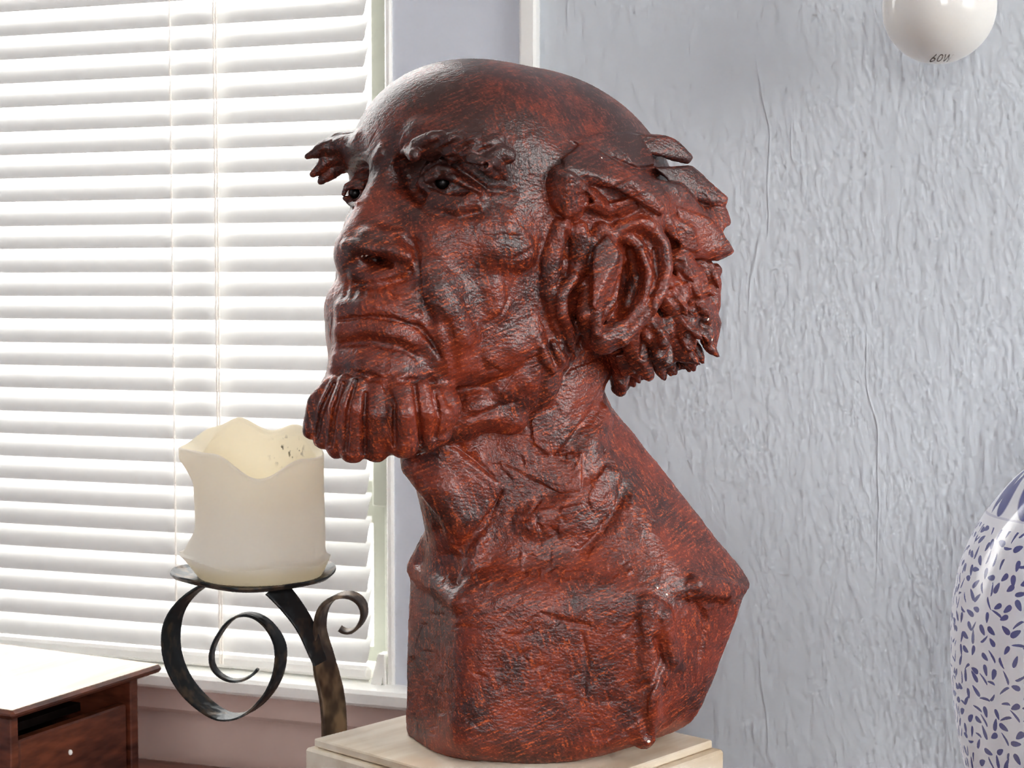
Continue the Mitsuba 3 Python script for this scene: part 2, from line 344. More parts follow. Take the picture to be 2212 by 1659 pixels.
STROKES = [
('add', 10, 1, 1, None, [(310,-601,624,94),(704,-328,431,217),(872,181,222,292),(657,699,131,311)]),
('add', 10, 1, 1, None, [(-691,453,549,94),(-385,818,350,217),(147,945,167,292),(657,699,131,311)]),
('add', 10, 1, 1, None, [(561,-272,-101,167),(669,106,-270,236),(461,481,-325,250)]),
('add', 10, 1, 1, None, [(-298,634,-165,167),(96,710,-313,236),(461,481,-325,250)]),
('add', 8, 1, 1, None, [(905,89,277,167),(978,100,-2,200),(879,84,-281,172),(741,103,-436,111)]),
('add', 8, 1, 1, None, [(53,987,213,167),(88,1037,-68,200),(86,920,-341,172),(108,770,-484,111)]),
('add', 6, 1, 1, None, [(689,154,-509,83),(657,176,-618,50)]),
('add', 6, 1, 1, None, [(162,710,-549,83),(189,668,-653,50)]),
('add', 10, 0, 1, None, [(-608,-559,-803,139),(-281,-498,-715,167),(117,-431,-533,167)]),
('add', 10, 0, 1, None, [(-882,-582,-568,167),(-624,-104,-526,167),(-483,267,-429,139)]),
('add', 6, 2, 1, None, [(-821,-876,-653,172),(-848,-887,-776,150)]),
('add', 6, 2, 1, None, [(-595,-910,-649,172),(-632,-905,-779,144)]),
('add', 6, 2, 1, None, [(-406,-835,-662,128),(-431,-828,-768,117)]),
('add', 6, 2, 1, None, [(-936,-755,-662,172),(-940,-791,-783,150)]),
('add', 6, 2, 1, None, [(-958,-528,-676,172),(-945,-575,-803,144)]),
('add', 6, 2, 1, None, [(-872,-344,-697,128),(-859,-377,-800,117)]),
('add', 4, 3, 1, None, [(-583,-616,794,61),(-507,-701,846,78),(-333,-767,835,83),(-177,-777,771,72)]),
('add', 4, 4, 1, None, [(-767,-423,780,61),(-851,-339,820,78),(-907,-164,786,89),(-888,1,702,72)]),
('add', 16, 0, 1, None, [(-103,-721,286,167),(-369,-725,283,111)]),
('add', 14, 0, 1, None, [(-525,-775,164,67),(-407,-822,-37,94),(-356,-845,-235,78)]),
('add', 16, 0, 1, None, [(-809,23,233,167),(-828,-243,249,111)]),
('add', 14, 0, 1, None, [(-877,-405,138,67),(-903,-299,-74,94),(-910,-262,-277,78)]),
('add', 12, 0, 1, None, [(-943,-606,-84,83),(-714,-847,-66,83)]),
('add', 6, 0, 1, None, [(-775,-848,264,61),(-650,-826,247,67),(-591,-885,188,50)]),
('cut', 4, None, 1, None, [(-538,-884,250,25),(-519,-911,169,31),(-549,-913,86,22)]),
('cut', 4, None, 1, None, [(-601,-878,281,19),(-566,-869,251,22)]),
('add', 8, 0, 1, None, [(-872,-694,122,78),(-778,-673,102,83),(-663,-660,128,72)]),
('add', 4, 0, 1, None, [(-863,-860,206,33),(-772,-887,205,33),(-658,-899,192,36),(-579,-920,159,33)]),
('cut', 2, None, 1, None, [(-824,-877,160,22),(-764,-843,150,33),(-687,-853,125,28)]),
('cut', 1.5, None, 1, None, [(-783,-761,157,28),(-716,-765,136,28)]),
('cut', 1.5, None, 1, None, [(-773,-698,153,25),(-731,-707,137,25)]),
('cut', 4, None, 1, None, [(-867,-826,14,14),(-745,-924,4,17),(-595,-907,49,17)]),
('cut', 5, None, 1, None, [(-614,-652,689,25),(-581,-611,620,28),(-559,-641,541,19)]),
('add', 4, 0, 1, None, [(-763,-598,711,28),(-728,-619,748,39)]),
('add', 1.5, 0, 1, None, [(-513,-720,559,28),(-468,-798,605,28),(-418,-822,639,28),(-364,-837,643,28),(-306,-845,612,28),(-238,-849,561,28),(-162,-853,511,28)]),
('cut', 2, None, 1, None, [(-504,-795,593,14),(-463,-782,644,14),(-415,-790,679,14),(-361,-804,683,14),(-301,-826,651,14),(-233,-848,599,14),(-157,-847,549,14)]),
('add', 2, 0, 1, None, [(-495,-768,549,19),(-432,-808,516,22),(-354,-841,486,22),(-268,-858,480,19),(-166,-884,507,17)]),
('cut', 1, None, 1, None, [(-447,-809,551,11),(-369,-844,511,11),(-268,-851,503,11)]),
('cut', 0.6, None, 1, None, [(-382,-848,572,39),(-381,-798,575,42),(-379,-743,576,42),(-376,-671,577,39)]),
('cut', 6, None, 1, None, [(-517,-698,499,25),(-445,-847,433,28),(-318,-877,397,25),(-192,-876,414,19)]),
('add', 5, 0, 1, None, [(-436,-782,456,39),(-293,-852,435,44),(-180,-853,463,33)]),
('cut', 3, None, 1, None, [(-141,-878,502,14),(-66,-843,474,14),(-15,-843,428,14)]),
('cut', 3, None, 1, None, [(-154,-881,477,14),(-91,-872,422,14),(-53,-888,351,14)]),
('cut', 3, None, 1, None, [(-129,-841,524,14),(-53,-829,525,14),(10,-814,505,14)]),
('add', 2, 0, 1, None, [(-974,-318,533,17),(-958,-315,581,19),(-913,-314,602,19),(-846,-366,588,19)]),
('add', 2, 0, 1, None, [(-973,-276,514,17),(-930,-278,481,19),(-853,-678,462,17)]),
('cut', 0.6, None, 1, None, [(-911,-333,545,33),(-907,-291,545,36),(-905,-257,544,39),(-899,-204,544,33)]),
('add', 1, 3, 1, None, [(-510,-802,764,56),(-431,-868,808,44),(-379,-890,826,28)]),
('add', 1, 3, 1, None, [(-448,-775,736,50),(-329,-898,791,50),(-266,-903,820,33)]),
('add', 1, 3, 1, None, [(-330,-860,716,50),(-216,-911,785,50),(-166,-895,821,28)]),
('add', 1, 3, 1, None, [(-228,-906,713,50),(-128,-905,770,50),(-70,-881,802,39)]),
('add', 1, 3, 1, None, [(-140,-913,687,44),(-70,-903,725,50),(-20,-894,711,47)]),
('add', 1, 3, 1, None, [(-109,-1007,663,42),(-60,-892,631,36),(-35,-887,592,22)]),
('add', 1, 3, 1, None, [(-214,-997,681,39),(-138,-1078,638,36),(-78,-883,597,22)]),
('add', 1, 3, 1, None, [(-532,-859,716,39),(-577,-747,751,33),(-604,-730,739,22)]),
('cut', 1, None, 1, None, [(-35,-957,667,19),(-40,-936,668,14)]),
('cut', 1, None, 1, None, [(-481,-866,748,14),(-404,-898,781,14)]),
('cut', 1, None, 1, None, [(-392,-886,739,14),(-302,-940,785,14)]),
('cut', 1, None, 1, None, [(-290,-927,728,14),(-202,-958,783,14)]),
('cut', 1, None, 1, None, [(-177,-952,722,14),(-110,-947,752,14)]),
('cut', 1, None, 1, None, [(-150,-1108,648,14),(-70,-960,609,14)]),
('cut', 1, None, 1, None, [(-266,-923,686,14),(-162,-1095,625,14)]),
('cut', 1, None, 1, None, [(-460,-800,696,14),(-304,-909,700,14)]),
('add', 1.5, 4, 1, None, [(-986,-102,822,61),(-1093,-119,820,50),(-1205,-122,766,22)]),
('add', 1.5, 4, 1, None, [(-1003,-77,778,61),(-1083,-95,749,44),(-1176,-100,664,25)]),
('add', 1.5, 4, 1, None, [(-992,-51,739,56),(-1059,-66,683,42),(-1133,-69,623,25)]),
('add', 1.5, 4, 1, None, [(-920,-71,873,50),(-1029,-77,862,50),(-1126,-74,824,33)]),
('add', 1.5, 4, 1, None, [(-775,-354,801,56),(-875,-268,835,56),(-994,-157,834,56)]),
('cut', 1, None, 1, None, [(-1103,-154,785,11),(-1158,-157,744,11)]),
('cut', 1, None, 1, None, [(-1006,-180,783,11),(-1092,-137,759,11)]),
('cut', 1, None, 1, None, [(-829,-493,771,11),(-924,-330,758,11)]),
('cut', 5, None, 1, None, [(-507,-903,112,25),(-498,-935,24,31),(-472,-952,-89,31),(-417,-952,-202,28),(-373,-929,-316,22)]),
('add', 8, 0, 1, None, [(-457,-897,99,67),(-406,-915,-14,83),(-331,-906,-140,78),(-269,-878,-280,50)]),
('add', 1.5, 0, 1, None, [(-118,-747,229,167),(10,-731,203,128)]),
('add', 1.2, 0, 1, None, [(-144,-710,-2,144),(-119,-710,-104,122)]),
('cut', 1, None, 1, None, [(-267,-923,-52,11),(-213,-880,-178,14),(-143,-815,-210,14),(-54,-799,-154,11),(-15,-773,-53,11),(-53,-821,75,8)]),
('cut', 1, None, 1, None, [(-166,-907,287,11),(-116,-911,270,11),(-53,-897,280,11),(61,-830,272,11)]),
('cut', 1, None, 1, None, [(10,-850,150,11),(86,-832,189,11),(165,-716,255,8)]),
('cut', 1, None, 1, None, [(-156,-817,-236,14),(-169,-796,-385,11),(-144,-750,-477,14)]),
('cut', 1, None, 1, None, [(-118,-744,-464,14),(36,-673,-429,14),(154,-625,-366,11)]),
('add', 1.5, 0, 1, None, [(-42,-591,-315,167),(63,-566,-263,139)]),
('cut', 3, None, 1, None, [(-953,-799,-185,17),(-877,-875,-173,19),(-769,-947,-162,19),(-641,-976,-177,22),(-517,-961,-214,22),(-431,-932,-298,22),(-390,-899,-393,17)]),
('add', 5, 0, 1, None, [(-929,-800,-119,50),(-797,-908,-107,56),(-643,-945,-117,50),(-543,-946,-162,33)]),
('add', 6, 0, 1, None, [(-929,-812,-241,56),(-798,-908,-223,61),(-643,-957,-242,61),(-544,-940,-288,50)]),
('cut', 6, None, 1, None, [(-919,-837,-327,25),(-769,-954,-308,28),(-616,-986,-332,28),(-531,-942,-391,22)]),
('add', 10, 0, 1, None, [(-927,-769,-424,72),(-775,-886,-419,94),(-621,-917,-443,83)]),
('add', 8, 0, 1, None, [(-381,-914,-253,44),(-333,-849,-408,50)]),
('cut', 4, None, 1, None, [(-353,-980,-202,17),(-329,-956,-303,19),(-307,-877,-457,17)]),
('cut', 2, None, 1, None, [(-856,-810,19,11),(-870,-880,-52,11)]),
('cut', 2, None, 1, None, [(-807,-848,24,11),(-810,-937,-52,11)]),
('cut', 2, None, 1, None, [(-761,-885,19,11),(-752,-966,-64,11)]),
('cut', 2, None, 1, None, [(-712,-899,19,11),(-696,-979,-71,11)]),
('cut', 2, None, 1, None, [(-667,-893,29,11),(-637,-964,-52,11)]),
('cut', 2, None, 1, None, [(-904,-788,19,11),(-921,-824,-52,11)]),
('add', 1.2, 2, 1, None, [(-1005,-829,-537,42),(-1078,-825,-639,56),(-1109,-834,-792,50)]),
('add', 1.2, 2, 1, None, [(-956,-858,-522,46),(-1009,-893,-660,61),(-1039,-866,-840,55)]),
('add', 1.2, 2, 1, None, [(-896,-901,-494,50),(-932,-976,-654,67),(-959,-906,-883,60)]),
('add', 1.2, 2, 1, None, [(-808,-946,-492,62),(-846,-1007,-652,83),(-868,-951,-888,75)]),
('add', 1.2, 2, 1, None, [(-714,-961,-509,67),(-737,-994,-678,89),(-744,-925,-881,80)]),
('add', 1.2, 2, 1, None, [(-596,-1000,-539,71),(-584,-1035,-674,94),(-588,-981,-850,85)]),
('add', 1.2, 2, 1, None, [(-497,-975,-553,58),(-467,-984,-678,78),(-467,-888,-838,70)]),
('add', 1.2, 2, 1, None, [(-408,-905,-570,42),(-374,-932,-682,56),(-395,-914,-798,50)]),
('cut', 1.2, None, 1, None, [(-971,-912,-532,14),(-1037,-945,-681,17),(-1072,-910,-824,17)]),
('cut', 1.2, None, 1, None, [(-914,-976,-523,14),(-959,-1033,-675,17),(-993,-962,-862,17)]),
('cut', 1.2, None, 1, None, [(-845,-1016,-506,14),(-885,-1077,-671,17),(-904,-1019,-882,17)]),
('cut', 1.2, None, 1, None, [(-788,-1042,-574,14),(-796,-1066,-697,17),(-803,-998,-884,17)]),
('cut', 1.2, None, 1, None, [(-676,-1032,-545,14),(-629,-1111,-644,17),(-634,-1055,-853,17)]),
('cut', 1.2, None, 1, None, [(-524,-1032,-537,14),(-506,-1087,-671,17),(-499,-965,-844,17)]),
('cut', 1.2, None, 1, None, [(-429,-996,-577,14),(-403,-1020,-701,17),(-428,-971,-818,17)]),
('cut', 3, None, 1, None, [(-962,-848,-459,17),(-871,-950,-469,17),(-766,-1000,-481,17)]),
('cut', 3, None, 1, None, [(-767,-987,-497,17),(-612,-1058,-503,17),(-445,-903,-522,17)]),
('cut', 3, None, 1, None, [(-446,-882,-523,17),(-369,-917,-557,17),(-338,-944,-631,17)]),
('add', 6, 5, 1, None, [(511,-493,261,94),(625,-365,-2,144),(548,-332,-243,100)]),
('add', 6, 8, 1, None, [(-547,621,182,94),(-395,709,-78,144),(-349,612,-310,100)]),
('add', 4, 5, 1, None, [(564,-565,280,39),(624,-562,337,39),(717,-546,364,39),(805,-492,329,39),(868,-442,236,39),(885,-435,117,39),(858,-456,-2,39),(789,-490,-112,39),(695,-524,-212,44),(602,-543,-303,44),(522,-559,-337,44)]),
('add', 4, 8, 1, None, [(-617,679,192,39),(-615,743,245,39),(-596,836,266,39),(-536,919,229,39),(-476,973,136,39),(-459,980,17,39),(-473,945,-101,39),(-503,870,-209,39),(-535,770,-304,44),(-552,672,-390,44),(-570,591,-419,44)]),
('add', 6, 5, 1, None, [(769,-391,158,111),(727,-431,-55,111),(633,-467,-187,100)]),
('add', 6, 8, 1, None, [(-424,866,68,111),(-452,810,-143,111),(-483,708,-270,100)]),
('add', 3, 5, 1, None, [(508,-571,-302,78),(588,-554,-250,67)]),
('add', 3, 8, 1, None, [(-585,580,-384,78),(-568,662,-337,67)]),
('cut', 3, None, 1, None, [(678,-541,208,67),(705,-550,51,83),(639,-560,-106,72)]),
('cut', 3, None, 1, None, [(671,-463,78,56),(645,-467,-54,50)]),
('add', 2, 5, 1, None, [(613,-536,299,39),(708,-497,248,36),(771,-476,130,36),(770,-489,-2,33),(695,-519,-120,28)]),
('add', 2, 8, 1, None, [(-587,728,209,39),(-540,816,154,36),(-507,869,34,36),(-511,860,-98,33),(-536,777,-212,28)]),
('cut', 1.5, None, 1, None, [(786,-510,261,25),(825,-489,143,28),(811,-506,-2,25),(747,-523,-107,19)]),
('add', 2, 5, 0.6, [-0.11,-0.93,-0.35], [(506,-583,311,56),(570,-600,154,61),(531,-612,-54,67),(454,-611,-184,61)]),
('add', 2, 8, 0.6, [-0.91,-0.09,-0.41], [(-640,624,225,56),(-643,678,63,61),(-642,624,-142,67),(-637,537,-265,61)]),
('cut', 1, None, 1, None, [(608,-626,50,17),(569,-641,-79,19),(477,-651,-157,17)]),
('cut', 1, None, 1, None, [(443,-544,155,14),(427,-497,-2,14),(439,-646,-183,14)]),
('add', 1.5, 1, 1, None, [(273,-688,333,56),(217,-678,153,67),(213,-651,-27,61),(258,-601,-210,44),(321,-545,-329,25)]),
('add', 1.5, 1, 1, None, [(373,-632,309,61),(381,-589,155,61),(350,-573,25,50)]),
('add', 1.5, 1, 1, None, [(342,-660,50,39),(274,-695,-53,36),(279,-682,-156,36),(330,-567,-263,33),(347,-528,-356,22)]),
('add', 1.5, 1, 1, None, [(439,-607,258,50),(426,-525,51,50),(405,-646,-157,44),(452,-205,-341,33)]),
('add', 1.5, 1, 1, None, [(478,-615,154,39),(471,-668,-53,39),(477,-658,-261,33)]),
('add', 1.5, 1, 1, None, [(166,-652,-326,28),(193,-612,-418,39),(233,-579,-472,28)]),
('add', 1.5, 1, 1, None, [(232,-607,-327,28),(273,-561,-408,39),(313,-305,-459,25)]),
('add', 1.5, 1, 1, None, [(285,-579,-328,22),(349,-278,-406,22)]),
('cut', 1, None, 1, None, [(305,-728,306,14),(296,-620,154,14),(255,-703,-2,14)]),
('cut', 1, None, 1, None, [(388,-605,-2,14),(352,-532,-159,14),(397,-223,-341,14)]),
('cut', 1, None, 1, None, [(244,-661,-183,14),(313,-549,-356,14)]),
('cut', 1, None, 1, None, [(206,-618,-327,14),(246,-604,-445,14)]),
('add', 1.5, 1, 1, None, [(272,-728,599,72),(280,-699,512,94),(333,-665,431,67)]),
('cut', 1.5, None, 1, None, [(194,-742,586,14),(210,-734,459,17),(280,-709,383,17)]),
('hull', 1.2, 1, 1.11, None, [(360,-603,816),(364,-519,824),(510,-467,865),(515,-383,872),(687,-268,883),(693,-184,890),(752,-195,863),(758,-111,870),(828,-205,722),(835,-121,728),(729,-363,694),(735,-280,700),(535,-489,774),(540,-405,781)]),
('hull', 1.2, 1, 1.11, None, [(-704,518,737),(-621,518,750),(-565,664,784),(-481,665,798),(-357,832,805),(-274,835,818),(-280,892,785),(-197,895,798),(-276,957,639),(-193,960,651),(-437,865,607),(-354,867,619),(-578,684,691),(-495,685,703)]),
('hull', 1.2, 1, 1.11, None, [(758,-182,885),(766,-81,894),(904,-126,879),(914,-26,888),(967,-100,860),(977,1,869),(1024,-76,791),(1035,25,799),(1064,-64,762),(1075,37,770),(1042,-65,738),(1053,35,745),(961,-106,746),(971,-6,753),(829,-188,782),(837,-87,790)]),
('hull', 1.2, 1, 1.11, None, [(-268,899,808),(-168,903,824),(-205,1041,796),(-104,1046,812),(-173,1101,775),(-73,1106,790),(-142,1152,704),(-41,1158,719),(-125,1189,673),(-25,1195,688),(-126,1165,650),(-26,1171,664),(-172,1087,661),(-72,1093,675),(-263,962,701),(-163,966,716)]),
('hull', 1.2, 1, 1.11, None, [(840,-249,687),(850,-137,694),(994,-165,693),(1005,-53,700),(1063,-109,702),(1075,3,710),(1278,-36,524),(1292,76,529),(1259,-39,471),(1273,73,477),(1181,-66,492),(1194,46,497),(1016,-173,552),(1027,-62,558)]),
('hull', 1.2, 1, 1.11, None, [(-317,969,600),(-205,974,615),(-225,1119,601),(-114,1125,617),(-166,1185,610),(-55,1192,625),(-69,1383,423),(43,1392,436),(-69,1360,372),(42,1369,384),(-102,1285,396),(10,1293,409),(-222,1130,459),(-111,1137,472)]),
('hull', 1.2, 1, 1.11, None, [(287,-726,701),(289,-642,708),(404,-603,801),(408,-519,808),(560,-519,714),(565,-436,721),(678,-554,613),(684,-470,619),(774,-542,572),(780,-458,577),(592,-642,556),(597,-558,561),(426,-706,578),(430,-623,583),(295,-798,653),(297,-714,659)]),
('hull', 1.2, 1, 1.11, None, [(-822,442,618),(-739,441,631),(-701,561,718),(-618,561,731),(-603,705,627),(-520,707,639),(-624,817,516),(-541,820,527),(-604,908,469),(-521,912,480),(-712,731,458),(-629,733,469),(-787,571,487),(-704,571,498),(-890,450,564),(-807,449,576)]),
('hull', 1.2, 1, 1.11, None, [(576,-697,553),(580,-624,557),(670,-673,595),(675,-600,600),(771,-577,565),(777,-504,570),(861,-561,441),(868,-489,445),(840,-574,410),(846,-501,413),(739,-593,497),(744,-520,501)]),
('hull', 1.2, 1, 1.11, None, [(-767,718,452),(-695,719,462),(-742,813,489),(-669,815,499),(-638,907,460),(-566,909,469),(-609,987,331),(-537,990,340),(-620,964,300),(-548,967,308),(-651,870,393),(-579,873,402)]),
('hull', 1.2, 1, 1.11, None, [(812,-468,514),(819,-384,519),(871,-457,457),(878,-373,461),(916,-435,363),(924,-351,366),(956,-413,269),(964,-329,271),(918,-412,285),(926,-328,287),(840,-447,394),(848,-363,398)]),
('hull', 1.2, 1, 1.11, None, [(-524,938,414),(-440,942,424),(-506,993,354),(-422,996,363),(-475,1029,259),(-391,1033,268),(-444,1061,164),(-360,1065,172),(-446,1025,182),(-362,1029,191),(-493,957,294),(-409,961,303)]),
('hull', 1.2, 1, 1.11, None, [(828,-365,610),(836,-270,616),(991,-255,584),(1001,-160,590),(1092,-177,486),(1102,-82,491),(1158,-126,418),(1169,-31,422),(1070,-182,405),(1080,-87,409),(921,-317,480),(930,-222,484)]),
('hull', 1.2, 1, 1.11, None, [(-427,957,516),(-332,961,528),(-307,1112,487),(-212,1117,499),(-217,1201,388),(-122,1207,399),(-157,1260,320),(-63,1266,330),(-217,1174,309),(-123,1180,319),(-365,1037,383),(-270,1042,394)]),
('hull', 1.2, 1, 1.11, None, [(1076,-123,462),(1087,-28,466),(1200,-68,451),(1212,27,455),(1267,-40,458),(1279,55,462),(1295,-45,375),(1307,50,379),(1236,-74,344),(1248,21,347),(1100,-157,352),(1111,-62,355)]),
('hull', 1.2, 1, 1.11, None, [(-162,1181,369),(-68,1187,380),(-100,1301,353),(-5,1308,364),(-69,1367,357),(26,1375,368),(-66,1388,273),(29,1396,283),(-97,1329,244),(-2,1337,254),(-187,1199,255),(-93,1205,265)]),
('hull', 1.2, 1, 1.11, None, [(961,-318,453),(971,-223,457),(1154,-210,393),(1165,-116,397),(1239,-160,311),(1251,-65,314),(1303,-138,206),(1315,-43,208),(1221,-140,162),(1233,-46,164),(1059,-251,176),(1069,-156,178),(1004,-301,280),(1014,-206,283)]),
('hull', 1.2, 1, 1.11, None, [(-362,1075,354),(-268,1081,364),(-240,1258,289),(-146,1264,299),(-179,1334,205),(-84,1342,214),(-147,1389,97),(-52,1397,105),(-151,1304,59),(-56,1311,67),(-270,1149,77),(-176,1154,85),(-330,1105,180),(-235,1110,189)]),
('hull', 1.2, 1, 1.11, None, [(921,-377,397),(929,-294,400),(1039,-325,341),(1048,-241,343),(1083,-277,213),(1092,-193,215),(980,-331,228),(988,-248,230)]),
('hull', 1.2, 1, 1.11, None, [(-419,1034,297),(-336,1038,306),(-357,1145,236),(-273,1150,244),(-297,1176,110),(-214,1182,117),(-359,1078,128),(-275,1083,136)]),
('hull', 1.2, 1, 1.94, None, [(200,-740,576),(202,-645,582),(239,-803,632),(241,-708,639),(320,-818,616),(323,-723,623),(421,-721,541),(425,-626,547),(407,-696,440),(411,-601,445),(301,-763,391),(305,-668,395),(230,-743,453),(233,-648,458)]),
('hull', 1.2, 1, 1.94, None, [(-832,347,498),(-738,344,511),(-897,393,547),(-803,391,561),(-907,473,524),(-813,472,538),(-799,563,450),(-705,563,462),(-768,540,352),(-673,540,363),(-837,436,306),(-743,434,317),(-825,368,374),(-731,366,386)]),
('hull', 1.2, 1, 0.83, None, [(408,-779,528),(411,-712,532),(458,-680,538),(462,-613,542),(560,-617,439),(564,-550,442),(530,-610,408),(534,-543,411)]),
('hull', 1.2, 1, 0.83, None, [(-856,552,433),(-789,552,442),(-756,599,447),(-689,599,456),(-681,690,346),(-614,691,354),(-673,657,318),(-606,657,326)]),
('hull', 1.2, 1, 0.83, None, [(415,-731,444),(418,-664,447),(472,-728,464),(475,-661,468),(582,-598,419),(587,-531,422),(552,-589,388),(556,-522,391)]),
('hull', 1.2, 1, 0.83, None, [(-802,551,352),(-736,551,360),(-798,609,369),(-732,609,377),(-660,709,326),(-593,710,334),(-650,676,298),(-583,677,306)]),
('hull', 1.2, 1, 0.83, None, [(554,-637,464),(558,-570,467),(659,-609,491),(664,-542,494),(703,-586,451),(708,-519,454),(609,-587,399),(614,-520,402)]),
('hull', 1.2, 1, 0.83, None, [(-703,686,369),(-636,687,378),(-671,792,391),(-605,794,399),(-643,831,350),(-576,833,358),(-645,734,305),(-578,735,312)]),
('add', 2, 1, 1, None, [(1022,-124,448,61),(1165,-72,388,50),(1238,-59,361,28)]),
('add', 2, 1, 1, None, [(-165,1126,359,61),(-101,1261,293,50),(-83,1332,262,28)]),
('add', 2, 1, 1, None, [(1113,-36,515,44),(1165,-16,483,44),(1213,-12,453,33)]),
('add', 2, 1, 1, None, [(-78,1217,426,44),(-52,1266,392,44),(-44,1311,359,33)]),
('add', 1, 1, 1, None, [(967,-280,160,72),(1070,-204,25,83),(1109,-158,-138,72),(1076,-166,-274,39)]),
('add', 1, 1, 1, None, [(-303,1057,65,72),(-212,1146,-71,83),(-153,1171,-233,72),(-153,1128,-366,39)]),
('add', 1, 1, 1, None, [(1082,-85,163,61),(1185,-37,26,67),(1199,-45,-112,50)]),
('add', 1, 1, 1, None, [(-103,1163,74,61),(-40,1253,-66,67),(-37,1257,-205,50)]),
('add', 1, 1, 1, None, [(897,-320,-55,72),(997,-272,-190,78),(1040,-253,-340,44)]),
('add', 1, 1, 1, None, [(-332,974,-147,72),(-269,1060,-285,78),(-237,1092,-435,44)]),
('add', 1, 1, 1, None, [(1113,-71,-84,67),(1185,-52,-222,67),(1185,-59,-346,39)]),
('add', 1, 1, 1, None, [(-70,1174,-173,67),(-37,1235,-314,67),(-35,1226,-438,39)]),
('add', 1, 1, 1, None, [(787,-356,-189,67),(859,-307,-311,72),(902,-287,-433,44)]),
('add', 1, 1, 1, None, [(-364,856,-275,67),(-303,916,-398,72),(-271,949,-521,44)]),
('add', 1, 1, 1, None, [(682,-334,-296,61),(740,-286,-419,67),(796,-263,-515,39)]),
('add', 1, 1, 1, None, [(-340,742,-373,61),(-280,788,-496,67),(-248,836,-594,39)]),
('add', 1, 1, 1, None, [(937,-195,-301,67),(1022,-173,-397,56),(1079,-147,-425,33)]),
('add', 1, 1, 1, None, [(-188,989,-385,67),(-154,1065,-485,56),(-123,1119,-516,33)]),
('add', 1, 1, 1, None, [(612,-172,-383,50),(660,-68,-498,56),(654,36,-629,39)]),
('add', 1, 1, 1, None, [(-177,658,-442,50),(-62,692,-552,56),(50,671,-674,39)]),
('add', 1, 1, 1, None, [(1168,-62,81,50),(1209,-61,95,44)]),
('hull', 1.2, 1, 1.11, None, [(951,-316,20),(960,-221,20),(1054,-230,52),(1064,-136,53),(1144,-152,-40),(1155,-58,-40),(1209,-103,-155),(1220,-9,-157),(1211,-109,-254),(1223,-15,-256),(1170,-141,-330),(1181,-47,-333),(1097,-221,-256),(1108,-126,-259),(977,-322,-82),(987,-227,-83)]),
('hull', 1.2, 1, 1.11, None, [(-330,1032,-76),(-235,1037,-70),(-241,1133,-45),(-147,1139,-38),(-152,1213,-137),(-57,1219,-131),(-92,1266,-253),(3,1273,-248),(-90,1262,-351),(4,1268,-348),(-119,1216,-426),(-25,1222,-423),(-207,1153,-354),(-113,1159,-350),(-327,1052,-180),(-232,1057,-174)]),
('hull', 1.2, 1, 1.11, None, [(658,-416,-273),(663,-333,-275),(878,-355,-183),(886,-272,-185),(953,-302,-222),(961,-219,-224),(943,-305,-281),(951,-222,-284),(816,-337,-337),(823,-253,-340),(678,-392,-327),(684,-308,-330)]),
('hull', 1.2, 1, 1.11, None, [(-425,724,-354),(-342,725,-350),(-359,947,-276),(-275,950,-272),(-299,1016,-316),(-215,1020,-312),(-299,1001,-374),(-215,1005,-371),(-332,873,-423),(-249,876,-420),(-395,739,-407),(-312,740,-404)]),
('hull', 1.2, 1, 1.11, None, [(951,-308,159),(959,-224,161),(1034,-281,133),(1043,-198,134),(1064,-264,-56),(1073,-181,-56),(977,-320,-55),(986,-237,-56)]),
('hull', 1.2, 1, 1.11, None, [(-332,1042,63),(-248,1047,70),(-299,1122,33),(-215,1127,40),(-267,1137,-155),(-184,1142,-150),(-327,1054,-153),(-244,1058,-148)]),
('hull', 1.2, 1, 1.11, None, [(783,-256,-380),(789,-172,-383),(905,-253,-340),(912,-170,-342),(981,-175,-424),(989,-91,-428),(871,-179,-492),(879,-95,-497)]),
('hull', 1.2, 1, 1.11, None, [(-251,832,-458),(-167,835,-455),(-244,957,-426),(-161,960,-423),(-156,1022,-509),(-73,1026,-507),(-161,909,-570),(-78,912,-568)]),
('hull', 1.2, 1, 1.11, None, [(605,-285,-406),(610,-202,-409),(720,-256,-380),(727,-172,-383),(762,-179,-492),(769,-95,-497),(653,-181,-525),(658,-97,-530)]),
('hull', 1.2, 1, 1.11, None, [(-288,655,-473),(-204,656,-471),(-254,770,-453),(-170,772,-451),(-167,800,-562),(-84,802,-560),(-173,689,-587),(-89,690,-586)]),
('add', 0.8, 1, 1, None, [(1020,-300,-230,24),(1067,-308,-271,30),(1105,-307,-303,12)]),
('add', 0.8, 1, 1, None, [(-292,1082,-329,24),(-295,1126,-373,30),(-290,1162,-408,12)]),
('add', 0.8, 1, 1, None, [(990,-323,132,24),(1024,-331,75,29),(1051,-331,30,12)]),
('add', 0.8, 1, 1, None, [(-342,1080,32,24),(-345,1110,-27,29),(-341,1134,-75,12)]),
('cut', 0.8, None, 1, None, [(751,-376,-264,18),(762,-385,-317,22),(771,-385,-360,9)]),
('cut', 0.8, None, 1, None, [(1096,-199,-203,18),(1131,-208,-276,23),(1159,-209,-334,9)]),
('cut', 0.8, None, 1, None, [(764,-348,-337,29),(772,-356,-387,36),(780,-356,-427,14)]),
('add', 0.8, 1, 1, None, [(848,-340,-355,29),(848,-348,-400,36),(849,-348,-436,15)]),
('add', 0.8, 1, 1, None, [(-333,904,-443,29),(-338,901,-489,36),(-335,898,-525,15)]),
('add', 0.8, 1, 1, None, [(1004,-318,-2,25),(1004,-327,-56,32),(1005,-326,-99,13)]),
('add', 0.8, 1, 1, None, [(-328,1084,-102,25),(-332,1081,-156,32),(-329,1078,-199,13)]),
('add', 0.8, 1, 1, None, [(899,-334,70,28),(953,-343,14,35),(997,-342,-30,14)]),
('add', 0.8, 1, 1, None, [(-354,985,-24,28),(-356,1035,-84,35),(-350,1076,-131,14)]),
